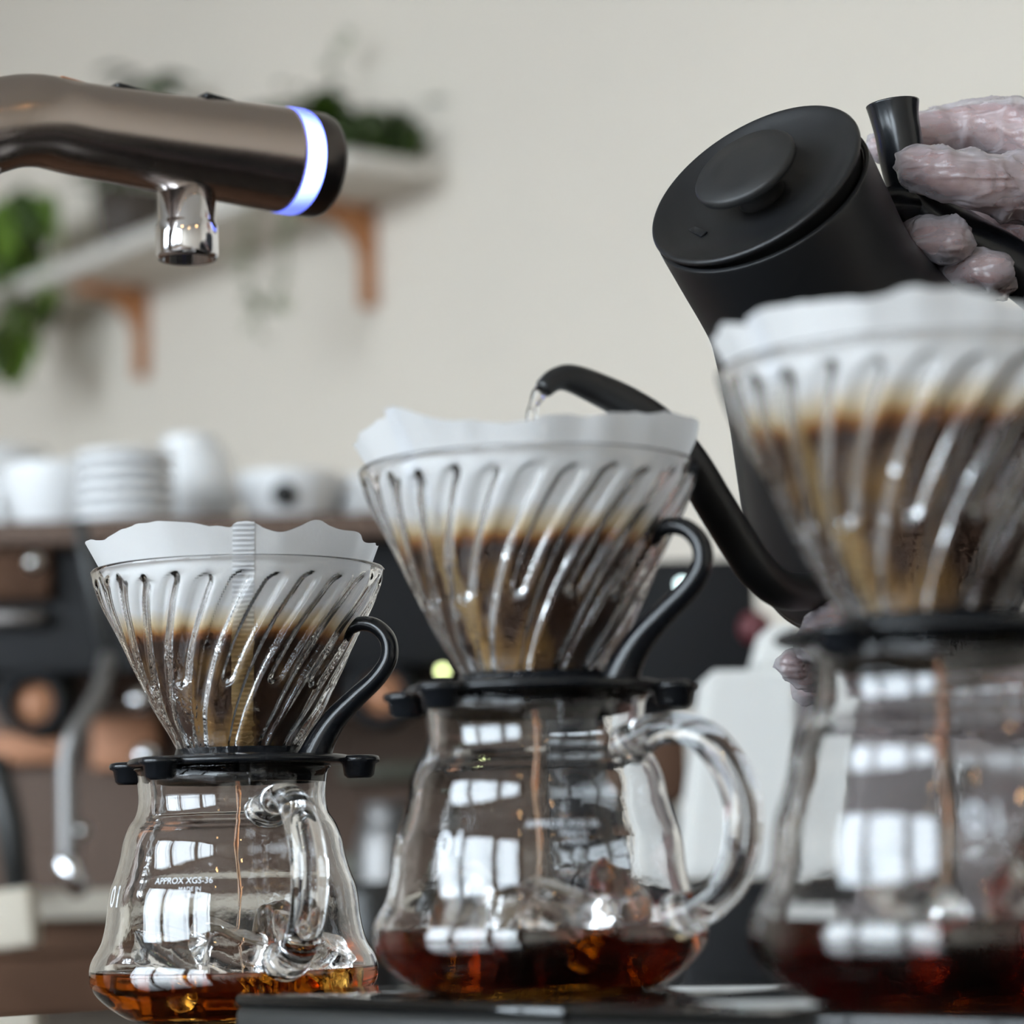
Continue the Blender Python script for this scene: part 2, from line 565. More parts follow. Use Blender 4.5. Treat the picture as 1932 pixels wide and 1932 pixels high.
def text_mesh(body, size, name):
    cu = bpy.data.curves.new(name, 'FONT'); cu.body = body; cu.size = size; cu.align_x = 'CENTER'
    cu.resolution_u = 3
    to = bpy.data.objects.new(name, cu); COL.objects.link(to)
    dg = bpy.context.evaluated_depsgraph_get()
    me = bpy.data.meshes.new_from_object(to.evaluated_get(dg))
    bpy.data.objects.remove(to); bpy.data.curves.remove(cu)
    me.materials.clear()
    bm = bmesh.new(); bm.from_mesh(me)
    bmesh.ops.triangulate(bm, faces=bm.faces)
    bmesh.ops.subdivide_edges(bm, edges=[e for e in bm.edges if e.calc_length() > size * .25], cuts=1)
    bm.to_mesh(me); bm.free()
    return me


def wrap(me, ang, z, slant=0.0):
    """lay flat lettering on the server's outside at angle ang"""
    for v in me.vertices:
        x = v.co.x; y = v.co.y + slant * v.co.x
        zz = z + y
        r = prof_r(zz) + .00012
        a = ang + x / prof_r(z)
        v.co = (r * cos(a), r * sin(a), zz)
    me.update()
    return me


# lettering angles are relative to the handle (which points along +X)
TXT = [(text_mesh('APPROX XGS-36', .0029, 'lettering'), radians(-44), .0475), (text_mesh('MADE IN', .0020, 'lettering'), radians(-40), .0450),
       (text_mesh('CHINA', .0020, 'lettering'), radians(-39), .0428), (text_mesh('01', .0105, 'lettering'), radians(-89), .0400)]
for me, a, z in TXT: wrap(me, a, z)


def coffee_mesh(level, name):
    pts = [(r + .0004, z) for r, z in INNER if z < level]
    prof = [(0, .0036), (.018, .0034)] + [(r, max(z - .0004, .0034)) for r, z in pts]
    rl = prof[-1][0]
    prof += [(rl, level), (rl - .0008, level - .0004), (rl * .6, level - .0005), (0, level - .0005)]
    v, f = lathe(prof, 96)
    return fix(mesh(name, v, f))


random.seed(4)


def ice_mesh(seed, s=(.0125, .0105, .0070)):
    bm = bmesh.new()
    bmesh.ops.create_cube(bm, size=2)
    bmesh.ops.bevel(bm, geom=list(bm.edges) + list(bm.verts), offset=.45, segments=3, affect='EDGES', profile=.6)
    bmesh.ops.subdivide_edges(bm, edges=list(bm.edges), cuts=2, use_grid_fill=True)
    for v in bm.verts:
        n = noise.noise(v.co * 1.1 + Vector((seed * 7.1, 0, 0))) * .3 + noise.noise(v.co * 3 + Vector((seed * 3.3, 2, 1))) * .07
        v.co *= (1 + n)
        v.co.x *= s[0]; v.co.y *= s[1]; v.co.z *= s[2]
    me = bpy.data.meshes.new('ice_cube'); bm.to_mesh(me); bm.free()
    me.polygons.foreach_set('use_smooth', [True] * len(me.polygons))
    return me


ICE = [ice_mesh(k) for k in range(4)]

# ------------------------------------------------------------------ drippers
CONE = [(19.9, 0), (24.3, 8.7), (28.9, 16), (33.5, 25.5), (38, 34.6), (42.6, 44.5), (46.8, 52.5), (49.6, 59), (50.9, 64.8)]
CH = 64.8
CONE_S = [(r / 1000, z / 1000) for r, z in cr(CONE, 12)]


def cone_r(h):
    for (r0, z0), (r1, z1) in zip(CONE_S[:-1], CONE_S[1:]):
        if z0 <= h <= z1: return r0 + (r1 - r0) * (h - z0) / (z1 - z0)
    return CONE_S[-1][0]


def cone_mesh():
    n = 384
    H = CH / 1000
    rows = [H * i / 84 for i in range(85)]
    vs, fs = [], []
    TW = .80
    nr = 24

    def disp(al, h):
        R = cone_r(h)
        base = (al + TW * (1 - h / H)) / (2 * pi / nr)
        best = 0
        k0 = math.floor(base)
        for k in (k0, k0 + 1):
            s = (base - k) * (2 * pi / nr) * R
            long = (k % 2 == 0)
            lo, hi = (-.01, .0632) if long else (.024, .0625)
            w = .0050
            w *= .40 + .60 * min(1, h / .050)
            lean = TW * R / H
            s *= 1 / sqrt(1 + lean * lean * .6)
            e = max(lo + w - h, 0, h - hi + w)
            d = sqrt(s * s + e * e) / w
            if d < 1:
                q = 1 - d
                q = min(1, (1 - d) / .62)
                best = max(best, q * q * (3 - 2 * q))
        return best * (.55 + .45 * min(1, h / .03))
    t = .0020
    outer = []
    for h in rows:
        R = cone_r(h)
        ring = []
        for i in range(n):
            al = 2 * pi * i / n
            q = disp(al, h)
            ring.append((R - q * .0013, al, h, R - q * .0032 - t))
        outer.append(ring)
    for ring in outer:
        vs += [(r * cos(a), r * sin(a), h) for r, a, h, _ in ring]
    # rim bead
    for dr, dz in ((.0002, .0006), (-.0004, .0013), (-.0011, .0015), (-.0018, .0012)):
        vs += [((cone_r(H) + dr) * cos(2 * pi * i / n), (cone_r(H) + dr) * sin(2 * pi * i / n), H + dz) for i in range(n)]
    for ring in reversed(outer):
        vs += [(q * cos(a), q * sin(a), h) for r, a, h, q in ring]
    k = len(vs) // n
    for r in range(k):
        for i in range(n):
            j = (i + 1) % n
            a = r * n; b = ((r + 1) % k) * n
            fs.append((a + i, a + j, b + j, b + i))
    me = mesh('glass_cone', vs, fs)
    return me


CONE_ME = cone_mesh()


def plate_mesh():
    # round plate with a central hole and a raised collar that grips the cone
    pr = [(.0185, -.0008), (.0375, -.0008), (.0388, -.0002), (.0390, .0008), (.0382, .0018), (.0370, .0022), (.0300, .0024), (.0228, .0030), (.0222, .0052), (.0200, .0054), (.0198, .0020), (.0185, .0010)]
    v, f = lathe(pr, 72, True)
    return fix(mesh('base_plate', v, f))


def foot_mesh():
    pr = [(0, -.0060), (.0040, -.0060), (.0052, -.0050), (.0058, -.0012), (.0070, -.0006), (.0073, .0004), (.0068, .0014), (.0050, .0018), (0, .0018)]
    v, f = lathe(pr, 32)
    return fix(mesh('foot', v, f))


def spigot_mesh():
    pr = [(.0185, 0), (.0290, -.0022), (.0288, -.0065), (.0270, -.0068), (.0262, -.0030), (.0180, -.0030)]
    v, f = lathe(pr, 48, True)
    return fix(mesh('locating_ring', v, f))


def hook_mesh():
    # in the XZ plane, x outward, z up from the plate
    pth = [(.0265, .000), (.0295, .0065), (.0345, .0135), (.0420, .0205), (.0495, .0270), (.0538, .0335), (.0535, .0400), (.0495, .0445), (.0445, .0458), (.0402, .0445), (.0378, .0418)]
    rad = [.0078, .0066, .0056, .0048, .0043, .0041, .0040, .0038, .0036, .0034, .0030]
    p = cr([(a, 0, b, c) for (a, b), c in zip(pth, rad)], 5)
    v, f = tube([q[:3] for q in p], [q[3] for q in p], 20, .72, up=(-.5, 0, 1))
    return fix(mesh('handle', v, f))


PLATE_ME, FOOT_ME, SPIG_ME, HOOK_ME = plate_mesh(), foot_mesh(), spigot_mesh(), hook_mesh()


def paper_mesh(seed, seam_a, height=.0750):
    n, k = 240, 44
    vs, fs = [], []

    def cn(al, f, q):
        return noise.noise(Vector((cos(al) * f + q * 3.1, sin(al) * f, seed * 5.7 + q)))

    def top(al):
        d = (al - seam_a + pi) % (2 * pi) - pi
        s = height + .0042 * cn(al, 1.6, 0) + .0030 * cn(al, 3.4, 1) + .0012 * max(0, cn(al, 8, 2))
        s += .0016 / (1 + exp(-(d + .06) * 90)) * exp(-max(d, 0) * 3)
        return s

    def rad(al, h, t):
        r = .0146 + h * .495
        w = max(0, t - .6) / .4
        r += w * w * (.0034 * cn(al, 2.6, 4) + .0016 * cn(al, 5.0, 5))
        if h < CH / 1000:
            r = min(r, cone_r(h) - .0053 + max(0, h - .055) * .2)
        return r
    for j in range(k + 1):
        t = j / k
        for i in range(n):
            al = 2 * pi * i / n
            h = -.002 + (top(al) + .002) * t
            r = rad(al, max(h, 0), t)
            vs.append((r * cos(al), r * sin(al), h))
    for j in range(k):
        for i in range(n):
            i2 = (i + 1) % n
            fs.append((j * n + i, j * n + i2, (j + 1) * n + i2, (j + 1) * n + i))
    me = mesh('cone', vs, fs)
    # crimped seam strip on the outside
    sv, sf = [], []
    cols, rows = 8, 300
    for j in range(rows + 1):
        t = j / rows
        for i in range(cols + 1):
            w = .0072 * (i / cols - .5)
            h0 = -.001 + (top(seam_a) + .0008) * t
            r0 = max(rad(seam_a, max(h0, 0), t), .008)
            al = seam_a + w / r0
            h = min(h0, top(al) + .0004)
            r = rad(al, max(h, 0), t) + .00035 + .00022 * sin(h * 2 * pi / .0016) * (1 if 0 < i < cols else 0)
            sv.append((r * cos(al), r * sin(al), h))
    for j in range(rows):
        for i in range(cols):
            a = j * (cols + 1) + i
            sf.append((a, a + 1, a + cols + 2, a + cols + 1))
    return me, mesh('seam', sv, sf)


M['slurry'] = mat('wet_coffee_grounds', (.035, .016, .008), .6, bump=(500, .6, .001), var=(300, (.06, .028, .012)))


def slurry_mesh(level):
    v, f = lathe([(0, 0), (.0128, 0), (.0128 + level * .49, level), (.0128 + level * .47, level + .0015), (.012, level - .002), (0, level - .003)], 64)
    return fix(mesh('coffee_grounds', v, f))


# ------------------------------------------------------------------ scales
def coffee_scale(name, x, y, h, label):
    """x, y: where the server stands; scale aligned with the counter"""
    r = empty(name, (x, y, COUNTER), CA)
    tag(r, label, 'scale', 'black coffee scales on the counter')
    L0, L1, W0, W1 = -.088, .058, -.047, .066
    cx, cyy = (L0 + L1) / 2, (W0 + W1) / 2
    me = boxm('body', L1 - L0, W1 - W0, h - .0042, .0035, 4); o = obj('body', me, M['scale_side'], r); o.location = (cx, cyy, .001)
    me = boxm('platform', L1 - L0 - .001, W1 - W0 - .001, .004, .0015, 3); o = obj('platform', me, M['scale'], r); o.location = (cx, cyy, h - .004)
    for sx in (-1, 1):
        for sy in (-1, 1):
            v, f = lathe([(0, 0), (.006, 0), (.006, .0015), (0, .0015)], 20)
            o = obj('foot', mesh('foot', v, f, False), M['plastic'], r)
            o.location = (cx + sx * .055, cyy + sy * .042, 0)
    return r


def place_set(px, py, d, z, hdeg, cof, level, ice, seam_deg, seed, plevel, doff, hook_deg, words, mats):
    base = P(px, py, d)
    loc = Vector((base.x, base.y, z))
    tocam = math.atan2(-loc.y, -loc.x)                # direction to the camera
    s = empty('glass_server', loc, tocam + radians(hdeg))
    tag(s, words['server'], 'coffee server', 'wavy glass coffee servers')
    obj('glass_body', SERVER_ME, M['glass'], s)
    obj('handle', SHANDLE_ME, M['glass'], s)
    for me, a, zz in TXT: obj('lettering', me, M['print'], s)
    c = obj('brewed_coffee', coffee_mesh(level, 'brewed_coffee'), cof)
    c.location = loc; tag(c, words['coffee'], 'coffee')
    for k, (dx, dy, dz, rz) in enumerate(ice):
        o = obj('ice_cube', ICE[(k + seed) % 4], M['ice'])
        o.location = loc + Vector((dx, dy, level + dz))
        o.rotation_euler = (rz * .7, rz * .4 + .2, rz)
        tag(o, words['ice'][k], 'ice cube', 'ice cubes in the servers')
    # dripper
    dl = loc + Vector((doff[0], doff[1], SH + .0013))
    dr = empty('coffee_dripper', dl, 0)
    tag(dr, words['dripper'], 'coffee dripper', 'ribbed glass pour-over drippers')
    o = obj('glass_cone', CONE_ME, M['ribglass'], dr); o.location = (0, 0, .0012); o.rotation_euler.z = tocam + .08
    pl = obj('base_plate', PLATE_ME, M['plastic'], dr)
    obj('locating_ring', SPIG_ME, M['plastic'], pl)
    for a in ((-112, -40, 78, 155) if seed < 2 else (-150, -30, 60, 130)):
        f = obj('foot', FOOT_ME, M['plastic'], pl)
        aa = tocam + radians(a)
        f.location = (.0415 * cos(aa), .0415 * sin(aa), 0)
    hk = obj('handle', HOOK_ME, M['plastic'], dr); hk.rotation_euler.z = tocam + radians(hook_deg); hk.location = (0, 0, .001)
    # paper
    pm, sm = paper_mesh(seed + 1.3, radians(seam_deg), [.0752, .0742, .0732][seed])
    p = obj('paper_filter', pm, mats[0])
    p.location = dl + Vector((0, 0, .0015)); p.rotation_euler.z = tocam
    tag(p, words['paper'], 'paper filter', 'white paper coffee filters')
    obj('seam', sm, mats[1], p)
    g = obj('coffee_grounds', slurry_mesh(plevel), M['slurry'])
    g.location = dl + Vector((0, 0, .0015)); tag(g, words['grounds'], 'coffee grounds')
    # the thread of coffee dripping into the server
    z1, z0 = SH - .004, level - .002
    pts = [(.0006 * sin(k * 1.1), .0004 * cos(k), z1 + (z0 - z1) * k / 12) for k in range(13)]
    rr = [.0009 - .0005 * k / 12 + .0002 * sin(k * 2.1) for k in range(13)]
    v, f = tube(pts, rr, 12)
    st = obj('coffee_drip', fix(mesh('coffee_drip', v, f)), M['drip'])
    st.location = loc + Vector((doff[0] * .6, doff[1], 0)); tag(st, words['drip'], 'coffee drip')
    return loc, dl


M['drip'] = liquid_mat('dripping_coffee', (.95, .5, .05), 900)
pa = (paper_mat('filter_paper_a', .0415), paper_mat('filter_seam_a', .0415, True))
pb = (paper_mat('filter_paper_b', .0480), paper_mat('filter_seam_b', .0480, True))
SC2, SC3 = .0140, .0160
D1, D2, D3 = .958, .820, .672
words1 = dict(server='sharpest glass server at left, least coffee, handle toward viewer', coffee='shallow amber coffee in the leftmost server',
              dripper='ribbed glass dripper on the leftmost server, black hook handle', paper='crisp white paper filter in the leftmost dripper',
              grounds='wet coffee grounds inside the leftmost filter', drip='thin coffee drip falling inside the leftmost server',
              ice=['leftmost ice cube in the leftmost server', 'middle ice cube in the leftmost server', 'ice cube behind the handle of the leftmost server', 'small ice cube at right in the leftmost server'])
words2 = dict(server='middle glass server, curved glass handle at its right side', coffee='dark amber coffee in the middle server',
              dripper='ribbed glass dripper on the middle server, under the pouring spout', paper='white paper filter under the kettle spout, in the middle dripper',
              grounds='wet coffee grounds inside the middle filter', drip='brown coffee drip falling inside the middle server',
              ice=['left ice cube in the middle server', 'pale ice cube near the drip in the middle server', 'right ice cube in the middle server'])
words3 = dict(server='nearest blurred glass server, cut by the right frame edge', coffee='darkest coffee, in the nearest server at right',
              dripper='nearest blurred glass dripper, cut by the right frame edge', paper='nearest blurred paper filter in front of the kettle body',
              grounds='wet coffee grounds inside the nearest filter at right', drip='coffee drip falling inside the nearest server at right',
              ice=['left ice cube in the nearest server', 'right ice cube in the nearest server'])
L1_, DL1 = place_set(443, 1900, D1, COUNTER, 20, M['coffee_a'], .0182,
                [(-.019, -.012, .0068, .15), (.000, -.008, .0064, .35), (.015, .016, .0075, 2.2), (.027, -.010, .0055, .6)],
                2, 0, .0415, (.0030, -.001), 72, words1, pa)
L2_, DL2 = place_set(1022, 1870, D2, COUNTER + SC2, 54, M['coffee_b'], .0195,
                [(-.02, -.012, .003, 2.4), (.006, -.016, .004, .3), (.024, .006, .002, 1.2)],
                -46, 1, .0415, (0, -.001), 68, words2, pa)
L3_, DL3 = place_set(1808, 1890, D3, COUNTER + SC3, 100, M['coffee_c'], .0215,
                [(-.012, -.010, .004, .8), (.018, -.012, .003, 1.9)],
                -50, 2, .0470, (-.002, 0), 95, words3, pb)
coffee_scale('coffee_scale', L2_.x, L2_.y, SC2, 'black scale under the middle server, corner in front of the left one')
coffee_scale('coffee_scale', L3_.x, L3_.y, SC3, 'black scale under the nearest server at the lower right')

# ------------------------------------------------------------------ kettle
KD = .905
lidc = P(1423, 345, KD)
A = Vector((-.43, -.62, .642)).normalized()            # kettle axis, tilted to pour
vdir = (lidc - CAM).normalized()
H = A.cross(vdir).normalized()                           # to the image right
if H.x < 0: H = -H
T = A.cross(H).normalized()
KM = Matrix((H, T, A)).transposed()                      # columns = local x, y, z
kt = empty('gooseneck_kettle', lidc)
kt.rotation_euler = KM.to_euler()
tag(kt, 'matte black gooseneck kettle tilted to pour, held by a gloved hand', 'kettle')
kinv = (Matrix.Translation(lidc) @ KM.to_4x4()).inverted()


def K(px, py, d): return kinv @ P(px, py, d)


kp = [(.0385, -.0060), (.0390, -.0075), (.0388, -.022), (.0386, -.046), (.0412, -.060), (.0470, -.083), (.0535, -.104), (.0600, -.125), (.0650, -.145), (.0660, -.1515), (.0648, -.155)]
ko = cr(kp, 5)
prof = [(0, -.1552), (.045, -.1552)] + ko[::-1] + [(.0380, -.0055)] + [(r - .0014, z) for r, z in ko[:-3]] + [(.05, -.153), (0, -.153)]
v, f = lathe(prof, 96)
obj('body', fix(mesh('body', v, f)), M['matte'], kt)
v, f = lathe([(.0366, -.0066), (.0370, -.0062), (.0371, -.0080), (.0368, -.022), (.0365, -.022)], 96, True)
obj('steel_rim', fix(mesh('steel_rim', v, f)), M['steel'], kt)
v, f = lathe([(.0652, -.1518), (.0663, -.1522), (.0661, -.1546), (.0648, -.1554)], 96, True)
obj('base_ring', fix(mesh('base_ring', v, f)), M['tapdark'], kt)
lid = empty('lid'); lid.parent = kt
bpy.data.objects.remove(lid)
lp = [(0, -.0052), (.012, -.0050), (.024, -.0038), (.032, -.0015), (.0368, .0006), (.0383, .0010), (.0391, .0003), (.0389, -.0008), (.0376, -.0016), (.0362, -.0030), (.0352, -.0130), (.0335, -.0135), (0, -.0135)]
v, f = lathe(cr(lp[:9], 4) + lp[9:], 96)
lid = obj('lid', fix(mesh('lid', v, f)), M['matte'], kt)
lid.rotation_euler = (0, radians(-3.6), 0)
lid.location = (0, 0, -.0006)
v, f = lathe([(0, -.006), (.0092, -.006), (.0082, -.002), (.0080, .0045), (.0100, .0060), (.0170, .0064), (.0184, .0074), (.0186, .0095), (.0176, .0106), (.010, .0110), (0, .0110)], 64)
obj('knob', fix(mesh('knob', v, f)), M['matte_grey'], lid).location = (0, 0, -.0018)
# vent slot in the lid
sl = boxm('vent', .0030, .0085, .0008, .0003); o = obj('vent_slot', sl, M['plastic'], lid); o.location = (-.0245, -.0015, -.0038); o.rotation_euler = (0, .1, .35)
# spout
base_c = kinv.inverted() @ Vector((0, 0, -.125))
sp = [(1640, 1075, .955, 35), (1590, 1098, .928, 36), (1530, 1115, .905, 36), (1475, 1112, .885, 37), (1428, 1075, .872, 38), (1388, 1015, .865, 38), (1345, 945, .858, 38),
      (1300, 870, .850, 37), (1248, 808, .843, 36), (1190, 766, .836, 34), (1130, 735, .829, 31), (1078, 714, .824, 27), (1048, 716, .821, 22), (1026, 733, .819, 19)]
sp3 = cr([tuple(K(a, b, d)) + (r * d / F,) for a, b, d, r in sp], 6)
v, f = tube([q[:3] for q in sp3], [q[3] for q in sp3], 24)
spo = obj('spout', fix(mesh('spout', v, f)), M['matte'], kt)
# handle: flat-topped grip that hooks over and runs down behind the hand
hp = [(1684, 196, .945, 52), (1688, 222, .945, 47), (1695, 255, .945, 45), (1703, 300, .946, 45), (1720, 350, .948, 47), (1755, 400, .950, 49), (1815, 445, .952, 50), (1890, 490, .955, 52), (1970, 550, .958, 53), (2030, 630, .96, 52), (2060, 730, .962, 48), (2070, 800, .962, 42)]
hp3 = cr([tuple(K(a, b, d)) + (r * d / F,) for a, b, d, r in hp], 6)
v, f = tube([q[:3] for q in hp3], [q[3] for q in hp3], 28, cap=False)
hd = obj('handle', fix(mesh('handle', v, f)), M['plastic'], kt)
for p_ in hd.data.polygons:
    if len(p_.vertices) > 4: p_.use_smooth = False
hb = [(1640, 395, .942, 36), (1690, 385, .945, 36), (1740, 385, .948, 36)]
hb3 = [tuple(K(a, b, d)) + (r * d / F,) for a, b, d, r in hb]
v, f = tube([q[:3] for q in hb3], [q[3] for q in hb3], 20)
obj('handle_bracket', fix(mesh('handle_bracket', v, f)), M['plastic'], kt)
# water
wp = [(1026, 733, .819, 14), (1016, 745, .819, 13), (1008, 762, .819, 11), (1003, 785, .819, 10), (1000, 830, .819, 9), (998, 900, .819, 8), (997, 960, .819, 7)]
w3 = cr([tuple(P(a, b, d)) + ((r + 1.5 * sin(i * 2.3)) * d / F,) for i, (a, b, d, r) in enumerate(wp)], 6)
v, f = tube([q[:3] for q in w3], [q[3] for q in w3], 16)
wo = obj('water_stream', fix(mesh('water_stream', v, f)), M['water'])
tag(wo, 'clear water stream leaving the black kettle spout', 'water')

# ------------------------------------------------------------------ person with gloved hands
def chain(pts, step=.35):
    """overlapping balls along a chain of (Vector, radius)"""
    out = []
    p = cr([tuple(a) + (r,) for a, r in pts], 8)
    last = None
    for q in p:
        c = Vector(q[:3]); r = q[3]
        if last is None or (c - last).length > r * step:
            out.append((c, r)); last = c
    out.append((Vector(p[-1][:3]), p[-1][3]))
    return out


def remesh(balls, voxel, smooth_it=6, name='body'):
    parts = []
    for c, r in balls:
        parts.append(sphere_part(c, r, 7))
    v, f = merge(parts)
    me = mesh(name, v, f)
    o = bpy.data.objects.new(name, me); COL.objects.link(o)
    md = o.modifiers.new('r', 'REMESH'); md.mode = 'VOXEL'; md.voxel_size = voxel
    ms = o.modifiers.new('s', 'SMOOTH'); ms.iterations = smooth_it; ms.factor = .5
    dg = bpy.context.evaluated_depsgraph_get()
    out = bpy.data.meshes.new_from_object(o.evaluated_get(dg))
    bpy.data.objects.remove(o); bpy.data.meshes.remove(me)
    out.polygons.foreach_set('use_smooth', [True] * len(out.polygons))
    return out


def hp_(px, py, d, r): return (P(px, py, d), r * d / F)


RH = [
    # thumb on the near side of the grip, pointing left
    [hp_(1727, 312, .926, 38), hp_(1762, 322, .923, 44), hp_(1810, 335, .922, 46), hp_(1868, 350, .926, 53), hp_(1935, 355, .936, 66), hp_(2010, 350, .95, 85)],
    # index finger behind the grip
    [hp_(1668, 278, .972, 32), hp_(1720, 258, .976, 38), hp_(1785, 245, .980, 42), hp_(1850, 238, .978, 46), hp_(1920, 248, .972, 54), hp_(2000, 285, .966, 68)],
    # middle finger, round the far side and under, tip on the near side
    [hp_(1798, 452, .934, 36), hp_(1755, 452, .940, 39), hp_(1722, 450, .955, 40), hp_(1725, 420, .975, 42), hp_(1790, 380, .990, 46), hp_(1900, 330, .988, 54), hp_(2010, 330, .980, 70)],
    # ring finger
    [hp_(1876, 509, .938, 35), hp_(1830, 508, .944, 38), hp_(1790, 498, .958, 39), hp_(1800, 465, .978, 42), hp_(1870, 425, .992, 46), hp_(1960, 390, .990, 54), hp_(2040, 380, .985, 70)],
    # little finger
    [hp_(1884, 535, .948, 27), hp_(1850, 530, .955, 30), hp_(1825, 520, .968, 32), hp_(1850, 490, .984, 36), hp_(1930, 460, .990, 42), hp_(2030, 440, .985, 60)],
    # palm, heel of the hand and wrist
    [hp_(2010, 340, .966, 95), hp_(2070, 370, .972, 112), hp_(2130, 400, .978, 118), hp_(2200, 430, .985, 110), hp_(2290, 450, .99, 98), hp_(2400, 480, 1.0, 100)],
    [hp_(2020, 420, .985, 70), hp_(2100, 440, .985, 85), hp_(2190, 450, .985, 90)],
]
wristR = P(2400, 480, 1.0)
LH = [
    # thumb over the near side of the kettle base
    [hp_(1540, 1208, .905, 34), hp_(1575, 1190, .905, 46), hp_(1622, 1178, .910, 56), hp_(1700, 1185, .925, 64), hp_(1800, 1215, .94, 80)],
    # fingertips under the base
    [hp_(1497, 1252, .935, 28), hp_(1522, 1266, .938, 33), hp_(1580, 1262, .945, 40), hp_(1670, 1262, .955, 45), hp_(1780, 1262, .96, 62)],
    [hp_(1530, 1290, .985, 32), hp_(1590, 1295, .985, 38), hp_(1690, 1290, .98, 44), hp_(1790, 1280, .975, 62)],
    [hp_(1580, 1300, 1.02, 32), hp_(1640, 1310, 1.015, 38), hp_(1720, 1300, 1.0, 44), hp_(1810, 1290, .99, 60)],
    [hp_(1650, 1300, 1.045, 28), hp_(1700, 1310, 1.04, 34), hp_(1760, 1305, 1.02, 40), hp_(1830, 1300, 1.0, 55)],
    [hp_(1800, 1245, .965, 80), hp_(1880, 1260, .975, 105), hp_(1970, 1290, .985, 108), hp_(2080, 1330, .99, 98), hp_(2200, 1370, 1.0, 100)],
]
wristL = P(2200, 1370, 1.0)


def arm(w, elbow, r0=.021, r1=.036):
    return [(w, r0), (w.lerp(elbow, .35), .029), (w.lerp(elbow, .75), .037), (elbow, r1)]


sh_y = {'R': 1.32, 'L': .98}
elbR, elbL = Vector((.58, 1.16, 1.02)), Vector((.60, .86, .99))
ballsR = [b for c in RH for b in chain(c, .22)]
ballsL = [b for c in LH for b in chain(c, .22)]
meR = remesh(ballsR, .0013, 7, 'hand')
meL = remesh(ballsL, .0014, 7, 'hand')
# rest of the person, standing to the right of the frame
px_, py_ = .74, 1.15
body = []
V3 = Vector
body += chain(arm(wristR, elbR), .3) + chain([(elbR, .038), (V3((.68, 1.27, 1.24)), .046), (V3((px_, 1.33, 1.41)), .058)], .3)
body += chain(arm(wristL, elbL), .3) + chain([(elbL, .038), (V3((.70, .92, 1.22)), .046), (V3((px_, .97, 1.41)), .058)], .3)
for yy in (-.10, -.05, 0, .05, .10):
    body += chain([(V3((px_, py_ + yy, .92)), .10), (V3((px_, py_ + yy * .85, 1.10)), .092), (V3((px_ - .01, py_ + yy * 1.1, 1.28)), .10), (V3((px_, py_ + yy * 1.35, 1.40)), .068)], .3)
body += chain([(V3((px_, py_, 1.42)), .062), (V3((px_ - .01, py_, 1.52)), .055)], .3)
body += chain([(V3((px_ - .035, py_, 1.555)), .062), (V3((px_ - .03, py_, 1.62)), .078), (V3((px_ - .012, py_, 1.665)), .086), (V3((px_, py_, 1.69)), .082)], .2)
body += [(V3((px_ - .108, py_, 1.615)), .014), (V3((px_ - .100, py_, 1.635)), .012), (V3((px_ - .095, py_, 1.57)), .018)]
for s in (-1, 1):
    body += chain([(V3((px_, py_ + s * .09, .92)), .10), (V3((px_ - .005, py_ + s * .10, .70)), .078), (V3((px_ - .01, py_ + s * .10, .49)), .056), (V3((px_ + .01, py_ + s * .10, .30)), .052), (V3((px_ + .015, py_ + s * .10, .09)), .038)], .3)
    body += chain([(V3((px_ + .02, py_ + s * .10, .038)), .037), (V3((px_ - .10, py_ + s * .105, .034)), .034), (V3((px_ - .17, py_ + s * .11, .028)), .028)], .3)
    body += [(V3((px_ + .005, py_ + s * .083, 1.63)), .017), (V3((px_ + .008, py_ + s * .084, 1.65)), .015)]
meB = remesh(body, .007, 5, 'body')


def join(ms, name):
    bm = bmesh.new()
    for m_ in ms: bm.from_mesh(m_)
    me = bpy.data.meshes.new(name); bm.to_mesh(me); bm.free()
    me.polygons.foreach_set('use_smooth', [True] * len(me.polygons))
    return me


person = obj('person', join([meB, meR, meL], 'person'), M['skin'])
tag(person, 'person in clear vinyl gloves, one hand gripping the black kettle', 'person')


def shell(src, off, keep, wr=0.0, name='shell', fr=70):
    """loose covering that follows the body: offset along the normals, with folds"""
    me = src.copy()
    bm = bmesh.new(); bm.from_mesh(me)
    bm.normal_update()
    dele = [v for v in bm.verts if not keep(v.co)]
    mv = []
    for v in bm.verts:
        k = 0
        if wr:
            a = noise.noise(v.co * fr); b_ = noise.noise(Vector((v.co.x * fr * .7, v.co.y * fr * .7, v.co.z * fr * 2.2)) + Vector((5, 3, 1)))
            c_ = noise.noise(Vector((v.co.x * fr * 1.3 + v.co.z * fr * 1.6, v.co.y * fr, (v.co.z - v.co.x) * fr * .35)))
            k = wr * (max(0, 1 - abs(a) * 5) * .5 + max(0, 1 - abs(b_) * 6) * .6 + max(0, 1 - abs(c_) * 6) * .8 + .25 * noise.noise(v.co * fr * .4))
        mv.append((v, v.normal * (off + k)))
    for v, dlt in mv: v.co += dlt
    bmesh.ops.delete(bm, geom=dele, context='VERTS')
    bm.to_mesh(me); bm.free()
    me.name = name
    me.polygons.foreach_set('use_smooth', [True] * len(me.polygons))
    return me


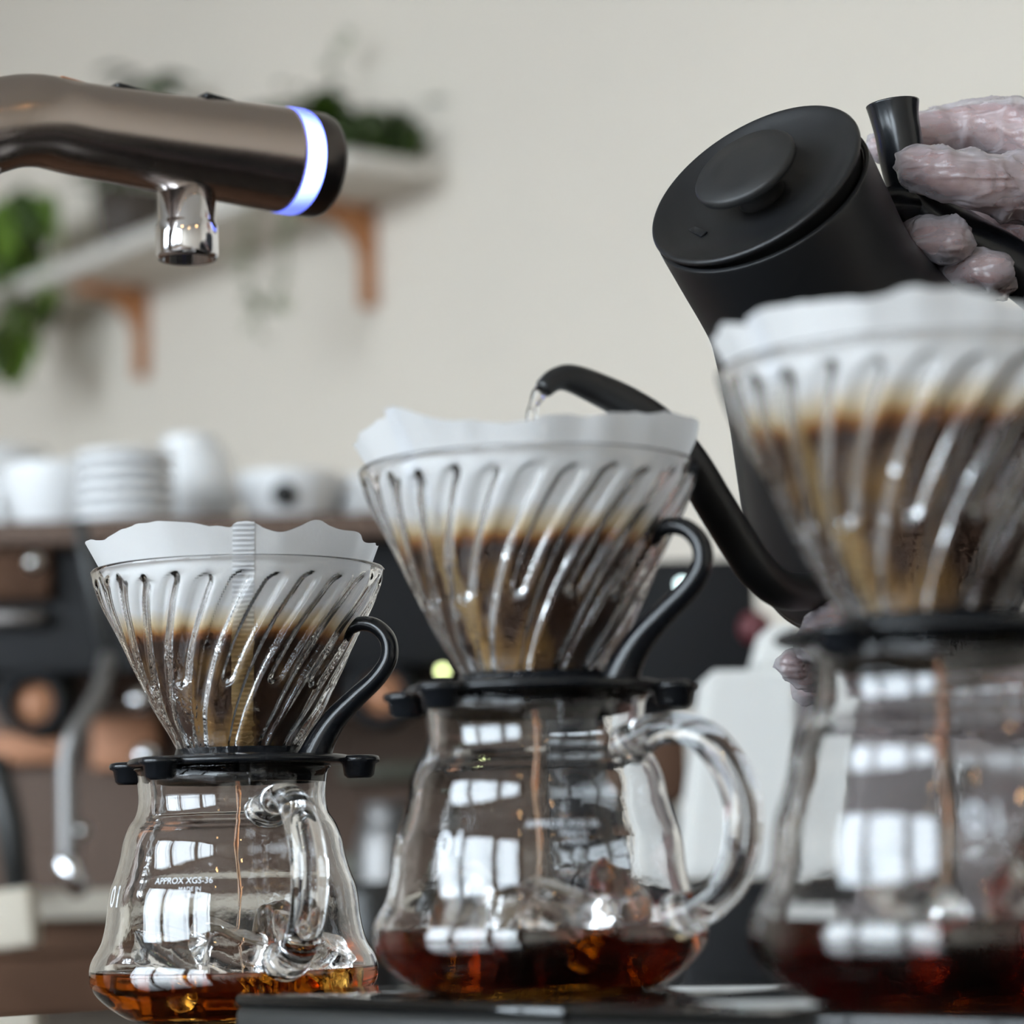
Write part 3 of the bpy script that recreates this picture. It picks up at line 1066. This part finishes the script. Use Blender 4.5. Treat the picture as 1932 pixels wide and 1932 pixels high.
cutR = P(2330, 460, .99).x
cutL = P(2140, 1350, 1.0).x
g1 = obj('glove', shell(meR, .0007, lambda c: c.x < cutR, .0017, 'glove'), M['glove'], person)
g2 = obj('glove', shell(meL, .0007, lambda c: c.x < cutL, .0017, 'glove'), M['glove'], person)
obj('shirt', shell(meB, .008, lambda c: .90 < c.z < 1.475 and c.x > .52, .006, 'shirt', 9), M['shirt'], person)
obj('trousers', shell(meB, .010, lambda c: .10 < c.z < .96 and c.x > .5 and abs(c.y - py_) < .24, .006, 'trousers', 9), M['shirt'], person)
obj('hair', shell(meB, .012, lambda c: c.z > 1.60 and (c.x > px_ - .03 or c.z > 1.715), .006, 'hair', 30), M['hair'], person)
obj('shoes', shell(meB, .006, lambda c: c.z < .085, 0, 'shoes'), M['shirt'], person)

# ------------------------------------------------------------------ water tap at upper left
tap = empty('water_tap', P(-140, 1790, 1.02))
tap.location.z = BACKZ
tag(tap, 'bronze steel water tap with glowing blue ring', 'tap')
tl = tap.location.copy()


def Tp(px, py, d): return P(px, py, d) - tl


TPTS = [(-150, 1400, .985, 84), (-150, 900, .985, 84), (-145, 520, .985, 84), (-120, 370, .985, 85), (-65, 272, .988, 87), (0, 236, .992, 89), (70, 228, 1.0, 90), (150, 244, 1.012, 91), (300, 268, 1.035, 95), (430, 286, 1.055, 99), (528, 301, 1.07, 102)]
tp3 = cr([tuple(Tp(a, b, d)) + (r * d / F,) for a, b, d, r in TPTS], 8)
low = tp3[0]
tp3 = [(low[0], low[1], 0, low[3])] + tp3
v, f = tube([q[:3] for q in tp3], [q[3] for q in tp3], 48, cap=False)
obj('spout_tube', fix(mesh('spout_tube', v, f)), M['tapsteel'], tap)
pA, pB = Vector(tp3[-2][:3]), Vector(tp3[-1][:3])
ax = (pB - pA).normalized()
tq = ax.to_track_quat('Z', 'Y').to_matrix().to_4x4()
R_ = tp3[-1][3]


def ringm(name, prof, m, off):
    v, f = lathe(prof, 64)
    o = obj(name, fix(mesh(name, v, f)), m, tap)
    o.matrix_local = Matrix.Translation(pB + ax * off) @ tq
    return o


M['led'] = emit_mat('blue_led_ring', (.16, .22, 1.0), 1.6)
_nt = M['led'].node_tree; _b = _nt.nodes['Principled BSDF']
_tc = _nt.nodes.new('ShaderNodeTexCoord'); _dp = _nt.nodes.new('ShaderNodeVectorMath'); _dp.operation = 'DISTANCE'
_nt.links.new(_tc.outputs['Object'], _dp.inputs[0])
_hotspot = tq.to_3x3().inverted() @ (Tp(606, 292, 1.045) - pB)      # brightness painted into the ring: hot spot toward the viewer
_hotspot = Vector((_hotspot.x, _hotspot.y, 0)).normalized() * R_
_dp.inputs[1].default_value = _hotspot
_mr = _nt.nodes.new('ShaderNodeMapRange'); _mr.interpolation_type = 'SMOOTHSTEP'
_mr.inputs['From Min'].default_value = .004; _mr.inputs['From Max'].default_value = .024; _mr.inputs['To Min'].default_value = 14; _mr.inputs['To Max'].default_value = 1.7
_nt.links.new(_dp.outputs['Value'], _mr.inputs['Value']); _nt.links.new(_mr.outputs[0], _b.inputs['Emission Strength'])
ringm('light_ring', [(0, 0), (R_ * 1.0, 0), (R_ * 1.012, .001), (R_ * 1.012, .0072), (R_ * 1.0, .0082), (0, .0082)], M['led'], 0)
ringm('end_cap', [(0, 0), (R_ * .995, 0), (R_ * 1.0, .001), (R_ * 1.0, .0085), (R_ * .97, .0105), (R_ * .6, .0112), (0, .0112)], M['tapdark'], .0082)
nz_ = Tp(352, 360, 1.045)
v, f = lathe([(0, -.0005), (.0095, -.0005), (.0105, -.029), (.0118, -.0295), (.0122, -.0305), (.0122, -.0150), (.0118, -.0142), (.0112, -.0138), (.0112, .012), (0, .012)], 40)
noz = [(.0112, .012), (.0112, -.0125), (.0116, -.0135), (.0121, -.0145), (.0121, -.0255), (.0112, -.0272), (.0095, -.0272), (.0088, -.02), (0, -.02)]
v, f = lathe([(0, .012)] + noz, 48)
o = obj('nozzle', fix(mesh('nozzle', v, f)), M['chrome'], tap); o.location = nz_
v, f = lathe([(0, 0), (.028, 0), (.028, .004), (.02, .009), (0, .009)], 40)
obj('base_flange', fix(mesh('base_flange', v, f)), M['tapsteel'], tap).location = (low[0], low[1], 0)
# small engraved buttons along the top of the tube
for a, b, d in ((150, 160, 1.01), (255, 172, 1.028), (420, 190, 1.05)):
    q = Tp(a, b + 9, d)
    me = boxm('button', .020, .008, .0022, .0008); o = obj('button', me, M['copper'] if a == 150 else M['plastic'], tap)
    o.location = q; o.rotation_euler = (0, radians(6), math.atan2(ax.y, ax.x))

# ------------------------------------------------------------------ shelf, brackets, plants
def u_of(p): return (Vector((p.x, p.y, 0)) - w0).dot(wd)


ub1, ub2 = u_of(B1), 0.0
SHD = .20
sh = room_box('wall_shelf', ub1 - .75, ub2 + .22, .001, SHD, shelf_z, shelf_z + .028, M['shelfpaint'], .002)
tag(sh, 'white wooden shelf on the cream wall, carrying plants', 'shelf')


def bracket(u, label):
    r = empty('shelf_bracket', rm(u, 0.0015, shelf_z), wall_ang)
    tag(r, label, 'bracket', 'wooden brackets under the wall shelf')
    s = 1 if (Matrix.Rotation(wall_ang, 3, 'Z') @ Vector((0, 1, 0))).dot(wn) > 0 else -1
    me = boxm('arm', .028, .145, .022, .002); o = obj('arm', me, M['oak'], r); o.location = (0, s * .0735, -.0225)
    me = boxm('leg', .028, .022, .150, .002); o = obj('leg', me, M['oak'], r); o.location = (0, s * .0115, -.173)
    # concave brace
    vs = []
    nseg = 12
    outer = [(.020, -.020)]
    arc = [(.020 + .085 - .085 * sin(pi / 2 * i / nseg) * 1.0, -.020 - .085 + .085 * cos(pi / 2 * i / nseg)) for i in range(nseg + 1)]
    arc = [(.020 + .09 * (1 - sin(pi / 2 * i / nseg)) + .0, -.022 - .09 * (1 - cos(pi / 2 * i / nseg))) for i in range(nseg + 1)]
    poly = outer + arc
    for x in (-.011, .011):
        vs += [(x, s * a, b) for a, b in poly]
    m_ = len(poly)
    fs = [tuple(range(m_)), tuple(range(2 * m_ - 1, m_ - 1, -1))] + [(i, (i + 1) % m_, m_ + (i + 1) % m_, m_ + i) for i in range(m_)]
    me = mesh('brace', vs, fs, False)
    bm = bmesh.new(); bm.from_mesh(me); bmesh.ops.recalc_face_normals(bm, faces=bm.faces); bm.to_mesh(me); bm.free()
    obj('brace', me, M['oak'], r)


bracket(ub1, 'pine bracket under the shelf, below the tap nozzle')
bracket(ub2, 'pine bracket under the shelf, right of the glowing tap ring')


def leaf_mesh(l=.09, w=.045, droop=.02):
    vs, fs = [], []
    n = 8
    for i in range(n + 1):
        t = i / n
        ww = w * .5 * sin(pi * t ** .8) ** .8 if 0 < t < 1 else .001
        z = -droop * t * t
        vs += [(l * t, -ww, z + ww * .25), (l * t, 0, z), (l * t, ww, z + ww * .25)]
    for i in range(n):
        a = i * 3
        fs += [(a, a + 1, a + 4, a + 3), (a + 1, a + 2, a + 5, a + 4)]
    return mesh('leaf', vs, fs)


LEAF = {k: leaf_mesh(*a) for k, a in dict(big=(.12, .07, .05), mid=(.085, .04, .03), small=(.03, .022, .006)).items()}


def leaf_copy(kind, mname, me_cache={}):
    key = (kind, mname)
    if key not in me_cache:
        m_ = LEAF[kind].copy(); m_.materials.append(M[mname]); me_cache[key] = m_
    return me_cache[key]


def plant(u, v_, label, leaves, potr=.05, poth=.09, potm='pot', stems=()):
    r = empty('potted_plant', rm(u, v_, shelf_z + .0285))
    tag(r, label, 'plant', 'plants on the wall shelf')
    vv, ff = lathe([(0, 0), (potr * .75, 0), (potr, poth), (potr * .92, poth), (potr * .88, poth - .012), (0, poth - .012)], 28)
    obj('pot', fix(mesh('pot', vv, ff)), M[potm], r)
    for (kind, m_, off, eul) in leaves:
        o = obj('leaf', leaf_copy(kind, m_), None, r)
        o.location = off; o.rotation_euler = eul
    for pts in stems:
        vv, ff = tube(pts, [.0016] * len(pts), 6)
        obj('stem', fix(mesh('stem', vv, ff)), M['leafd'], r)
    return r


rnd = random.Random(11)
# big trailing plant at the left end
uL = u_of(P(30, 560, 5.5))
ub_left = ub1 - .30
r0 = rm(ub_left, .12, shelf_z + .0285)
lv = []


def off_at(px, py, d, r): return P(px, py, d) - r


for k in range(46):
    t = rnd.random()
    a = rnd.uniform(-15, 100) if t > .45 else rnd.uniform(-30, 60)
    b = rnd.uniform(340, 520) if t > .45 else rnd.uniform(500, 640)
    lv.append(('big' if rnd.random() < .75 else 'mid', 'leaf' if rnd.random() < .75 else 'leafd', off_at(a, b, 5.3 + rnd.uniform(-.1, .1), r0), (rnd.uniform(-.5, .5), rnd.uniform(.5, 1.5), rnd.uniform(0, 6.3))))
stems = [[Vector((0, 0, .09)), off_at(40, 380, 5.32, r0), off_at(20 + 25 * k, 500, 5.3, r0), off_at(10 + 20 * k, 620, 5.3, r0)] for k in range(3)]
plant(ub_left, .12, 'bright green trailing plant at the shelf end behind the tap', lv, stems=stems)
# dark plant in the middle, mostly behind the tap
um = ub1 + .12
r0 = rm(um, .10, shelf_z + .0285)
lv = [('mid', 'leafd', Vector((0, 0, .10)) + Vector((rnd.uniform(-.05, .05), rnd.uniform(-.05, .05), rnd.uniform(0, .14))), (rnd.uniform(-.4, .4), rnd.uniform(-.9, .6), rnd.uniform(0, 6.3))) for _ in range(26)]
lv += [('mid', 'leafd', off_at(270 + rnd.uniform(-30, 40), 145 + rnd.uniform(-8, 20), 4.95, r0), (rnd.uniform(-.4, .4), rnd.uniform(-.6, .6), rnd.uniform(0, 6.3))) for _ in range(10)]
plant(um, .10, 'dark potted plant on the shelf behind the chrome nozzle', lv, .07, .12, stems=[[Vector((0, 0, .1)), off_at(230, 260, 4.97, r0), off_at(270, 150, 4.95, r0)]])
# bushy plant near the right bracket
ur = ub2 + .02
r0 = rm(ur, .10, shelf_z + .0285)
lv = []
for k in range(85):
    a = rnd.gauss(628, 72); b = rnd.gauss(238, 24)
    lv.append(('mid', 'leafd' if rnd.random() < .8 else 'leaf', off_at(a, b, 4.45 + rnd.uniform(-.06, .06), r0), (rnd.uniform(-.5, .5), rnd.uniform(-.7, .8), rnd.uniform(0, 6.3))))
for (pts_) in ([(640, 200), (632, 160), (625, 120), (640, 88), (655, 80)],):
    for (a, b) in pts_:
        for q in range(2): lv.append(('small', 'leafp', off_at(a + rnd.uniform(-10, 10), b + rnd.uniform(-8, 8), 4.55, r0), (rnd.uniform(-.5, .5), rnd.uniform(-.7, .8), rnd.uniform(0, 6.3))))
st1 = [off_at(a, b, 4.55, r0) for a, b in ((640, 240), (632, 160), (625, 120), (640, 85), (656, 80))]
trail = [((560, 300), (550, 380), (545, 440), (530, 540), (520, 590)), ((500, 300), (470, 420), (462, 500), (480, 580), (492, 640))]
sts = [st1]
for tr_ in trail:
    sts.append([off_at(a, b, 4.5, r0) for a, b in tr_])
    for (a0, b0), (a1, b1) in zip(tr_[1:-1], tr_[2:]):
        for q in range(6):
            t = q / 6
            lv.append(('small', 'leafp', off_at(a0 + (a1 - a0) * t + rnd.uniform(-14, 14), b0 + (b1 - b0) * t, 4.5, r0), (rnd.uniform(-1, 1), rnd.uniform(-1, 1), rnd.uniform(0, 6.3))))
plant(ur, .10, 'bushy dark green plant at the right end of the shelf', lv, .05, .07, stems=sts)

# ------------------------------------------------------------------ espresso machine and things around it
MD = 2.35
def mp_(px, py, d=MD): return P(px, py, d)


mo = P(640, 1730, MD)
em = empty('espresso_machine', (mo.x, mo.y, BACKZ), 0)
tag(em, 'black and bronze espresso machine with cups on top', 'espresso machine')


def slab(name, x0, y0, x1, y1, d0, d1, m, parent=em, root=None, bev=.004):
    """box whose front face spans the pixels at depth d0, reaching back to d1"""
    a = P(x0, y0, d0); b = P(x1, y1, d0)
    cx, cz0, cz1 = (a.x + b.x) / 2, min(a.z, b.z), max(a.z, b.z)
    me = boxm(name, abs(b.x - a.x), d1 - d0, cz1 - cz0, bev)
    o = obj(name, me, m, parent)
    o.location = Vector((cx, (d0 + d1) / 2, cz0)) - (root if root is not None else (parent.location if parent else Vector((0, 0, 0))))
    return o


slab('upper_body', -160, 1010, 1010, 1250, 2.28, 2.75, M['machine'])
slab('top_tray', -165, 988, 1015, 1006, 2.25, 2.77, M['bronze'])
slab('back_panel', -140, 1250, 1060, 1690, 2.58, 2.72, M['bronze'])
slab('side_panel', -60, 1040, 95, 1130, 2.262, 2.279, M['brownwood'])
slab('name_plate', -40, 1150, 85, 1180, 2.262, 2.279, M['tapdark'])
slab('drip_tray', -160, 1690, 800, 1722, 2.24, 2.72, M['bronze'])
slab('tray_front', -160, 1686, 800, 1718, 2.228, 2.239, M['cream'])
slab('base_panel', -150, 1724, 1000, 1846, 2.27, 2.70, M['machine'])
slab('wood_front', -150, 1724, 420, 1843, 2.255, 2.269, M['brownwood'])
slab('panel_strip', 640, 1440, 800, 1470, 2.55, 2.579, M['olive'])
slab('panel_strip', 640, 1610, 800, 1655, 2.55, 2.579, M['olive'])
slab('copper_reflection', -120, 1385, 120, 1440, 2.56, 2.579, M['copper'])  # orange reflection on the back panel, put in as copper-coloured slabs
slab('copper_reflection', 172, 1352, 300, 1450, 2.56, 2.579, M['copper'])


def cyl_between(name, a, b, r0, r1, m, parent, n=28):
    v, f = tube([a, b], [r0, r1], n)
    o = obj(name, fix(mesh(name, v, f)), m, parent)
    return o


def grp(px, py):
    c = P(px, py - 50, 2.32) - em.location
    v, f = lathe([(0, -.03), (.03, -.03), (.034, -.02), (.036, .02), (.03, .03), (0, .03)], 32)
    o = obj('group_head', fix(mesh('group_head', v, f)), M['machine'], em); o.location = c
    q = P(px, py, 2.24) - em.location
    v, f = lathe([(0, -.006), (.018, -.006), (.019, -.002), (.0185, .0)], 32)
    v1, f1 = lathe([(.018, -.012), (.0265, -.010), (.028, 0), (.028, .05), (.018, .05)], 32, True)
    o = obj('portafilter', fix(mesh('portafilter', v1, f1)), M['machine'], em); o.location = q; o.rotation_euler.x = -pi / 2
    d_ = obj('portafilter_disc', fix(mesh('portafilter_disc', v, f)), M['copper'], o); d_.location = (0, 0, .004)


grp(66, 1328)
grp(720, 1310)
# steam wand
sw = [tuple(P(a, b, d) - em.location) for a, b, d in ((205, 1240, 2.2), (190, 1300, 2.17), (162, 1350, 2.15), (137, 1392, 2.14), (127, 1440, 2.14), (127, 1530, 2.14), (128, 1620, 2.14))]
sw = cr(sw, 6)
v, f = tube(sw, [.0075] * len(sw), 20)
wand = obj('steam_wand', fix(mesh('steam_wand', v, f)), M['dullsteel'], em)
v, f = tube([P(122, 1622, 2.14) - em.location, P(135, 1650, 2.14) - em.location, P(152, 1682, 2.14) - em.location], [.009, .010, .008], 20)
obj('wand_tip', fix(mesh('wand_tip', v, f)), M['chrome'], wand)
# slanted strut and pressure hose at the left
v, f = tube([P(150, 985, 2.2) - em.location, P(205, 1240, 2.2) - em.location], [.006, .006], 16)
obj('strut', fix(mesh('strut', v, f)), M['scale_side'], em)
v, f = tube([P(-10, 1440, 2.2) - em.location, P(20, 1560, 2.2) - em.location, P(35, 1690, 2.2) - em.location], [.012, .012, .01], 16)
obj('hose', fix(mesh('hose', v, f)), M['scale_side'], em)
for (a, b, m_, rr) in ((262, 1322, 'chrome', .010), (276, 1428, 'chrome', .011), (155, 1568, 'steel', .006), (65, 1062, 'steel', .008)):
    o = obj('knob', fix(mesh('knob', *sphere_part((0, 0, 0), rr, 10))), M[m_], em); o.location = P(a, b, 2.2) - em.location
M['lamp_g'] = emit_mat('pale_green_indicator', (.85, .95, .45), 7)
M['lamp_w'] = emit_mat('white_indicator', (.75, .95, .95), 7)
for (a, b, m_) in ((195, 1262, 'lamp_g'), (835, 1266, 'lamp_g')):
    o = obj('indicator_lamp', fix(mesh('indicator_lamp', *sphere_part((0, 0, 0), .0035, 8))), M[m_], em); o.location = P(a, b, 2.255) - em.location


# cups on the machine
def cup_mesh(r=.042, h=.06):
    pr = [(0, 0), (r * .55, 0), (r * .58, .004), (r * .8, h * .35), (r * .96, h * .75), (r, h), (r * .96, h), (r * .9, h * .7), (r * .72, h * .3), (r * .5, .006), (0, .006)]
    v, f = lathe(cr(pr[:6], 3) + pr[6:], 40)
    return fix(mesh('cup_bowl', v, f))


def cup_handle(r, h):
    p = cr([(r * .9, 0, h * .8), (r * 1.3, 0, h * .85), (r * 1.42, 0, h * .55), (r * 1.2, 0, h * .28), (r * .78, 0, h * .3)], 4)
    v, f = tube(p, [h * .07] * len(p), 10)
    return fix(mesh('handle', v, f))


def saucer_mesh(r=.07):
    pr = [(0, 0), (r * .6, 0), (r * .96, .003), (r, .0045), (r, .0085), (r * .97, .0092), (r * .6, .006), (0, .005)]
    v, f = lathe(pr, 40)
    return fix(mesh('saucer', v, f))


CUP = {}


def cup(px, d, r, h, z, label, rot=0, flip=False, logo=False):
    key = (r, h)
    if key not in CUP: CUP[key] = (cup_mesh(r, h), cup_handle(r, h))
    top = P(px, 990, d)
    c = empty('coffee_cup', (top.x, d, z), radians(rot))
    if flip: c.rotation_euler.x = pi; c.location.z = z + h
    tag(c, label, 'cup', 'white cups on the espresso machine')
    obj('bowl', CUP[key][0], M['porcelain'], c); obj('handle', CUP[key][1], M['porcelain'], c)
    if logo:
        v, f = lathe([(0, 0), (.011, 0)], 24)
        v, f = lathe([(0, 0), (.011, 0), (.011, .0006), (0, .0006)], 24)
        o = obj('logo', fix(mesh('logo', v, f)), M['scale_side'], c)
        a = radians(-90 - rot)
        n_ = Vector((cos(a), sin(a), -.25)).normalized()
        o.matrix_local = Matrix.Translation(Vector((cos(a) * r * .93, sin(a) * r * .93, h * .58))) @ n_.to_track_quat('Z', 'Y').to_matrix().to_4x4()
    return c


TOPZ = max(P(-165, 988, 2.25).z, P(1015, 1006, 2.25).z, P(-165, 1006, 2.25).z, P(1015, 988, 2.25).z) + .0006
TOPZ = max(P(-165, 988, 2.25).z, P(1015, 1006, 2.25).z) + .0006
cup(-30, 2.52, .058, .098, TOPZ, 'big white cup cut by the left frame edge', 200)
cup(112, 2.42, .050, .068, TOPZ, 'white cup between the left frame edge and the stacked saucers', 150)
for k in range(6):
    top = P(236, 990, 2.31)
    o = obj('saucer', saucer_mesh(.042) if k == 0 else SAU, M['porcelain'])
    SAU = o.data
    o.location = (top.x, 2.31, TOPZ + k * .0105)
    tag(o, ['bottom', 'second lowest', 'third lowest', 'third highest', 'second highest', 'topmost'][k] + ' white saucer of the stack between cups on the machine', 'saucer', 'saucers stacked on the espresso machine')
cup(360, 2.46, .045, .048, TOPZ, 'lower white cup of the taller pair in the middle of the machine top', 30)
cup(362, 2.46, .042, .05, TOPZ + .0486, 'upper white cup of the taller pair, upside down', 70, True)
cup(545, 2.40, .046, .053, TOPZ, 'white cup with a dark round logo, right on the machine top', 0, False, True)
cup(705, 2.44, .044, .052, TOPZ, 'white cup half hidden behind the middle dripper rim', 20)

# black grinder block at the right of the machine, and what stands around it
g = P(1180, 1700, 2.1)
gr = empty('coffee_grinder', (g.x, 2.25, BACKZ), 0)
tag(gr, 'black box-shaped grinder behind the middle dripper handle', 'grinder')
slab('body', 1035, 1062, 1432, 1300, 2.1, 2.4, M['machine'], gr)
zt = P(1200, 1300, 2.1).z
slab('column', 1040, 1300, 1290, 1830, 2.16, 2.38, M['machine'], gr)
slab('front_panel', 1225, 1375, 1300, 1510, 2.145, 2.159, M['brownwood'], gr)
slab('foot_plate', 1035, 1830, 1330, 1852, 2.08, 2.4, M['machine'], gr)
o = obj('indicator_lamp', fix(mesh('indicator_lamp', *sphere_part((0, 0, 0), .0035, 8))), M['lamp_w'], gr); o.location = P(1287, 1103, 2.095) - gr.location
o = obj('knob', fix(mesh('knob', *sphere_part((0, 0, 0), .013, 10))), M['red'], gr); o.location = P(1425, 1185, 2.092) - gr.location
cbo = P(1760, 1700, 1.95)
cb = empty('dark_backdrop', (cbo.x, 2.05, BACKZ), 0)  # dark block added so the nearest server doesn't show bright wall
tag(cb, 'grey-brown cabinet added to darken the nearest server', 'backdrop')
slab('carcass', 1530, 1225, 2060, 1838, 1.95, 2.2, M['greybrown'], cb)
slab('door', 1540, 1250, 1790, 1825, 1.935, 1.949, M['greybrown'], cb, bev=.002)
slab('door', 1800, 1250, 2050, 1825, 1.935, 1.949, M['greybrown'], cb, bev=.002)
for x_ in (1770, 1820):
    v, f = tube([P(x_, 1440, 1.925) - cb.location, P(x_, 1520, 1.925) - cb.location], [.004, .004], 10)
    obj('handle', fix(mesh('handle', v, f)), M['dullsteel'], cb)
slab('plinth', 1540, 1838, 2050, 1846, 1.97, 2.19, M['machine'], cb)
# black stand with a white tapered box on it
wb_d = 1.62
st = empty('black_stand', (P(1420, 1700, wb_d).x, wb_d + .07, BACKZ), 0)
tag(st, 'black block under the white tapered box', 'stand')
a = P(1285, 1662, wb_d - .02); b = P(1560, 1662, wb_d - .02)
me = boxm('block', b.x - a.x, .17, a.z - BACKZ - .001, .004); o = obj('block', me, M['machine'], st); o.location = ((a.x + b.x) / 2 - st.location.x, 0, 0)
wb = empty('white_canister', (P(1420, 1660, wb_d).x, wb_d + .05, a.z), 0)
tag(wb, 'white tapered box with a raised corner, right of the glass handle', 'container')
def taper(name, pts, d0, d1, m, parent):
    q0 = [P(x, y, d0) - parent.location for x, y in pts]
    dd = d1 - d0
    vs = q0 + [p + Vector((0, dd, 0)) for p in q0]
    n = len(pts)
    fs = [tuple(range(n)), tuple(range(2 * n - 1, n - 1, -1))] + [(i, (i + 1) % n, n + (i + 1) % n, n + i) for i in range(n)]
    me = mesh(name, vs, fs, False)
    bm = bmesh.new(); bm.from_mesh(me); bmesh.ops.recalc_face_normals(bm, faces=bm.faces)
    bmesh.ops.bevel(bm, geom=list(bm.edges), offset=.003, segments=2, affect='EDGES')
    bm.to_mesh(me); bm.free()
    return obj(name, me, m, parent)
taper('body', [(1287, 1656), (1338, 1264), (1505, 1262), (1510, 1652)], wb_d, wb_d + .10, M['paperbag'], wb)
taper('spout_corner', [(1424, 1263), (1446, 1180), (1505, 1180), (1505, 1262)], wb_d + .02, wb_d + .08, M['paperbag'], wb)
# steel pitcher and red-capped bottle between the two servers
v, f = lathe(cr([(.028, 0), (.030, .01), (.027, .045), (.021, .062), (.023, .075)], 5) + [(.0215, .075), (.0195, .062), (.0255, .044), (.027, .006), (0, .004)], 36)
v, f = lathe([(0, 0)] + cr([(.028, 0), (.030, .01), (.027, .045), (.021, .062), (.023, .075)], 5) + [(.0215, .075), (.0195, .062), (.0255, .044), (.027, .006), (0, .004)], 36)
ptl = empty('milk_pitcher', (P(722, 1500, 2.05).x, 2.05, P(722, 1430, 2.05).z))
pz = P(722, 1688, 2.3).z
ptl.location = (P(724, 1600, 2.33).x, 2.40, P(722, 1688, 2.24).z + .001)
tag(ptl, 'steel milk pitcher on the drip tray between the two servers', 'pitcher')
obj('body', fix(mesh('body', v, f)), M['dullsteel'], ptl)
hv = cr([(.024, 0, .062), (.042, 0, .060), (.046, 0, .04), (.040, 0, .02), (.028, 0, .018)], 4)
v, f = tube(hv, [.003] * len(hv), 10); obj('handle', fix(mesh('handle', v, f)), M['dullsteel'], ptl)
# grey metal canisters standing in the gap, in front of the machine
for k, (a, rr, hh, lab, m_) in enumerate(((700, .020, .085, 'slim grey canister between left and middle server', 'scale_side'), (765, .017, .07, 'dark canister beside the middle server', 'scale_side'))):
    v, f = lathe([(0, 0), (rr, 0), (rr, hh * .8), (rr * .8, hh * .9), (rr * .8, hh), (0, hh)], 28)
    q = P(a, 1800, 1.80)
    o = obj('canister', fix(mesh('canister', v, f)), M[m_], None)
    o.location = (q.x, 1.80, BACKZ); tag(o, lab, 'canister')
# paper packet and box at lower left
a = P(-40, 1790, 1.9)
pk = obj('paper_packet', boxm('paper_packet', .055, .03, .040, .003), M['packet'])
pk.location = (P(-2, 1740, 1.9).x, 1.9, P(10, 1792, 1.9).z); pk.rotation_euler.y = radians(-6)
tag(pk, 'cream paper packet at the left frame edge', 'packet')
bx = obj('wooden_box', boxm('wooden_box', .20, .12, P(10, 1795, 1.9).z - BACKZ - .004, .004), M['brownwood'])
bx.location = (P(-20, 1800, 1.9).x, 1.94, BACKZ); tag(bx, 'brown wooden box under the cream paper packet', 'box')

# pendant lamps over the customers' side, seen as warm glints in the glass
M['bulb'] = emit_mat('warm_bulb', (1.0, .55, .22), 60)
for k, (x, y, z) in enumerate(((-.5, -.9, 2.25), (.5, -1.3, 2.3), (1.3, -.4, 2.3))):
    r = empty('pendant_lamp', (x, y, z))
    tag(r, ['pendant lamp with bare warm bulb, nearest the left window', 'pendant lamp with bare warm bulb, behind the viewer', 'pendant lamp with bare warm bulb, at the right'][k], 'lamp', 'pendant lamps')
    obj('bulb', fix(mesh('bulb', *sphere_part((0, 0, 0), .03, 10))), M['bulb'], r)
    v, f = lathe([(0, .09), (.016, .09), (.02, .028), (0, .028)], 20); obj('socket', fix(mesh('socket', v, f)), M['plastic'], r)
    v, f = tube([(0, 0, .09), (0, 0, ROOM_H - z)], [.003, .003], 8); obj('cord', fix(mesh('cord', v, f)), M['plastic'], r)
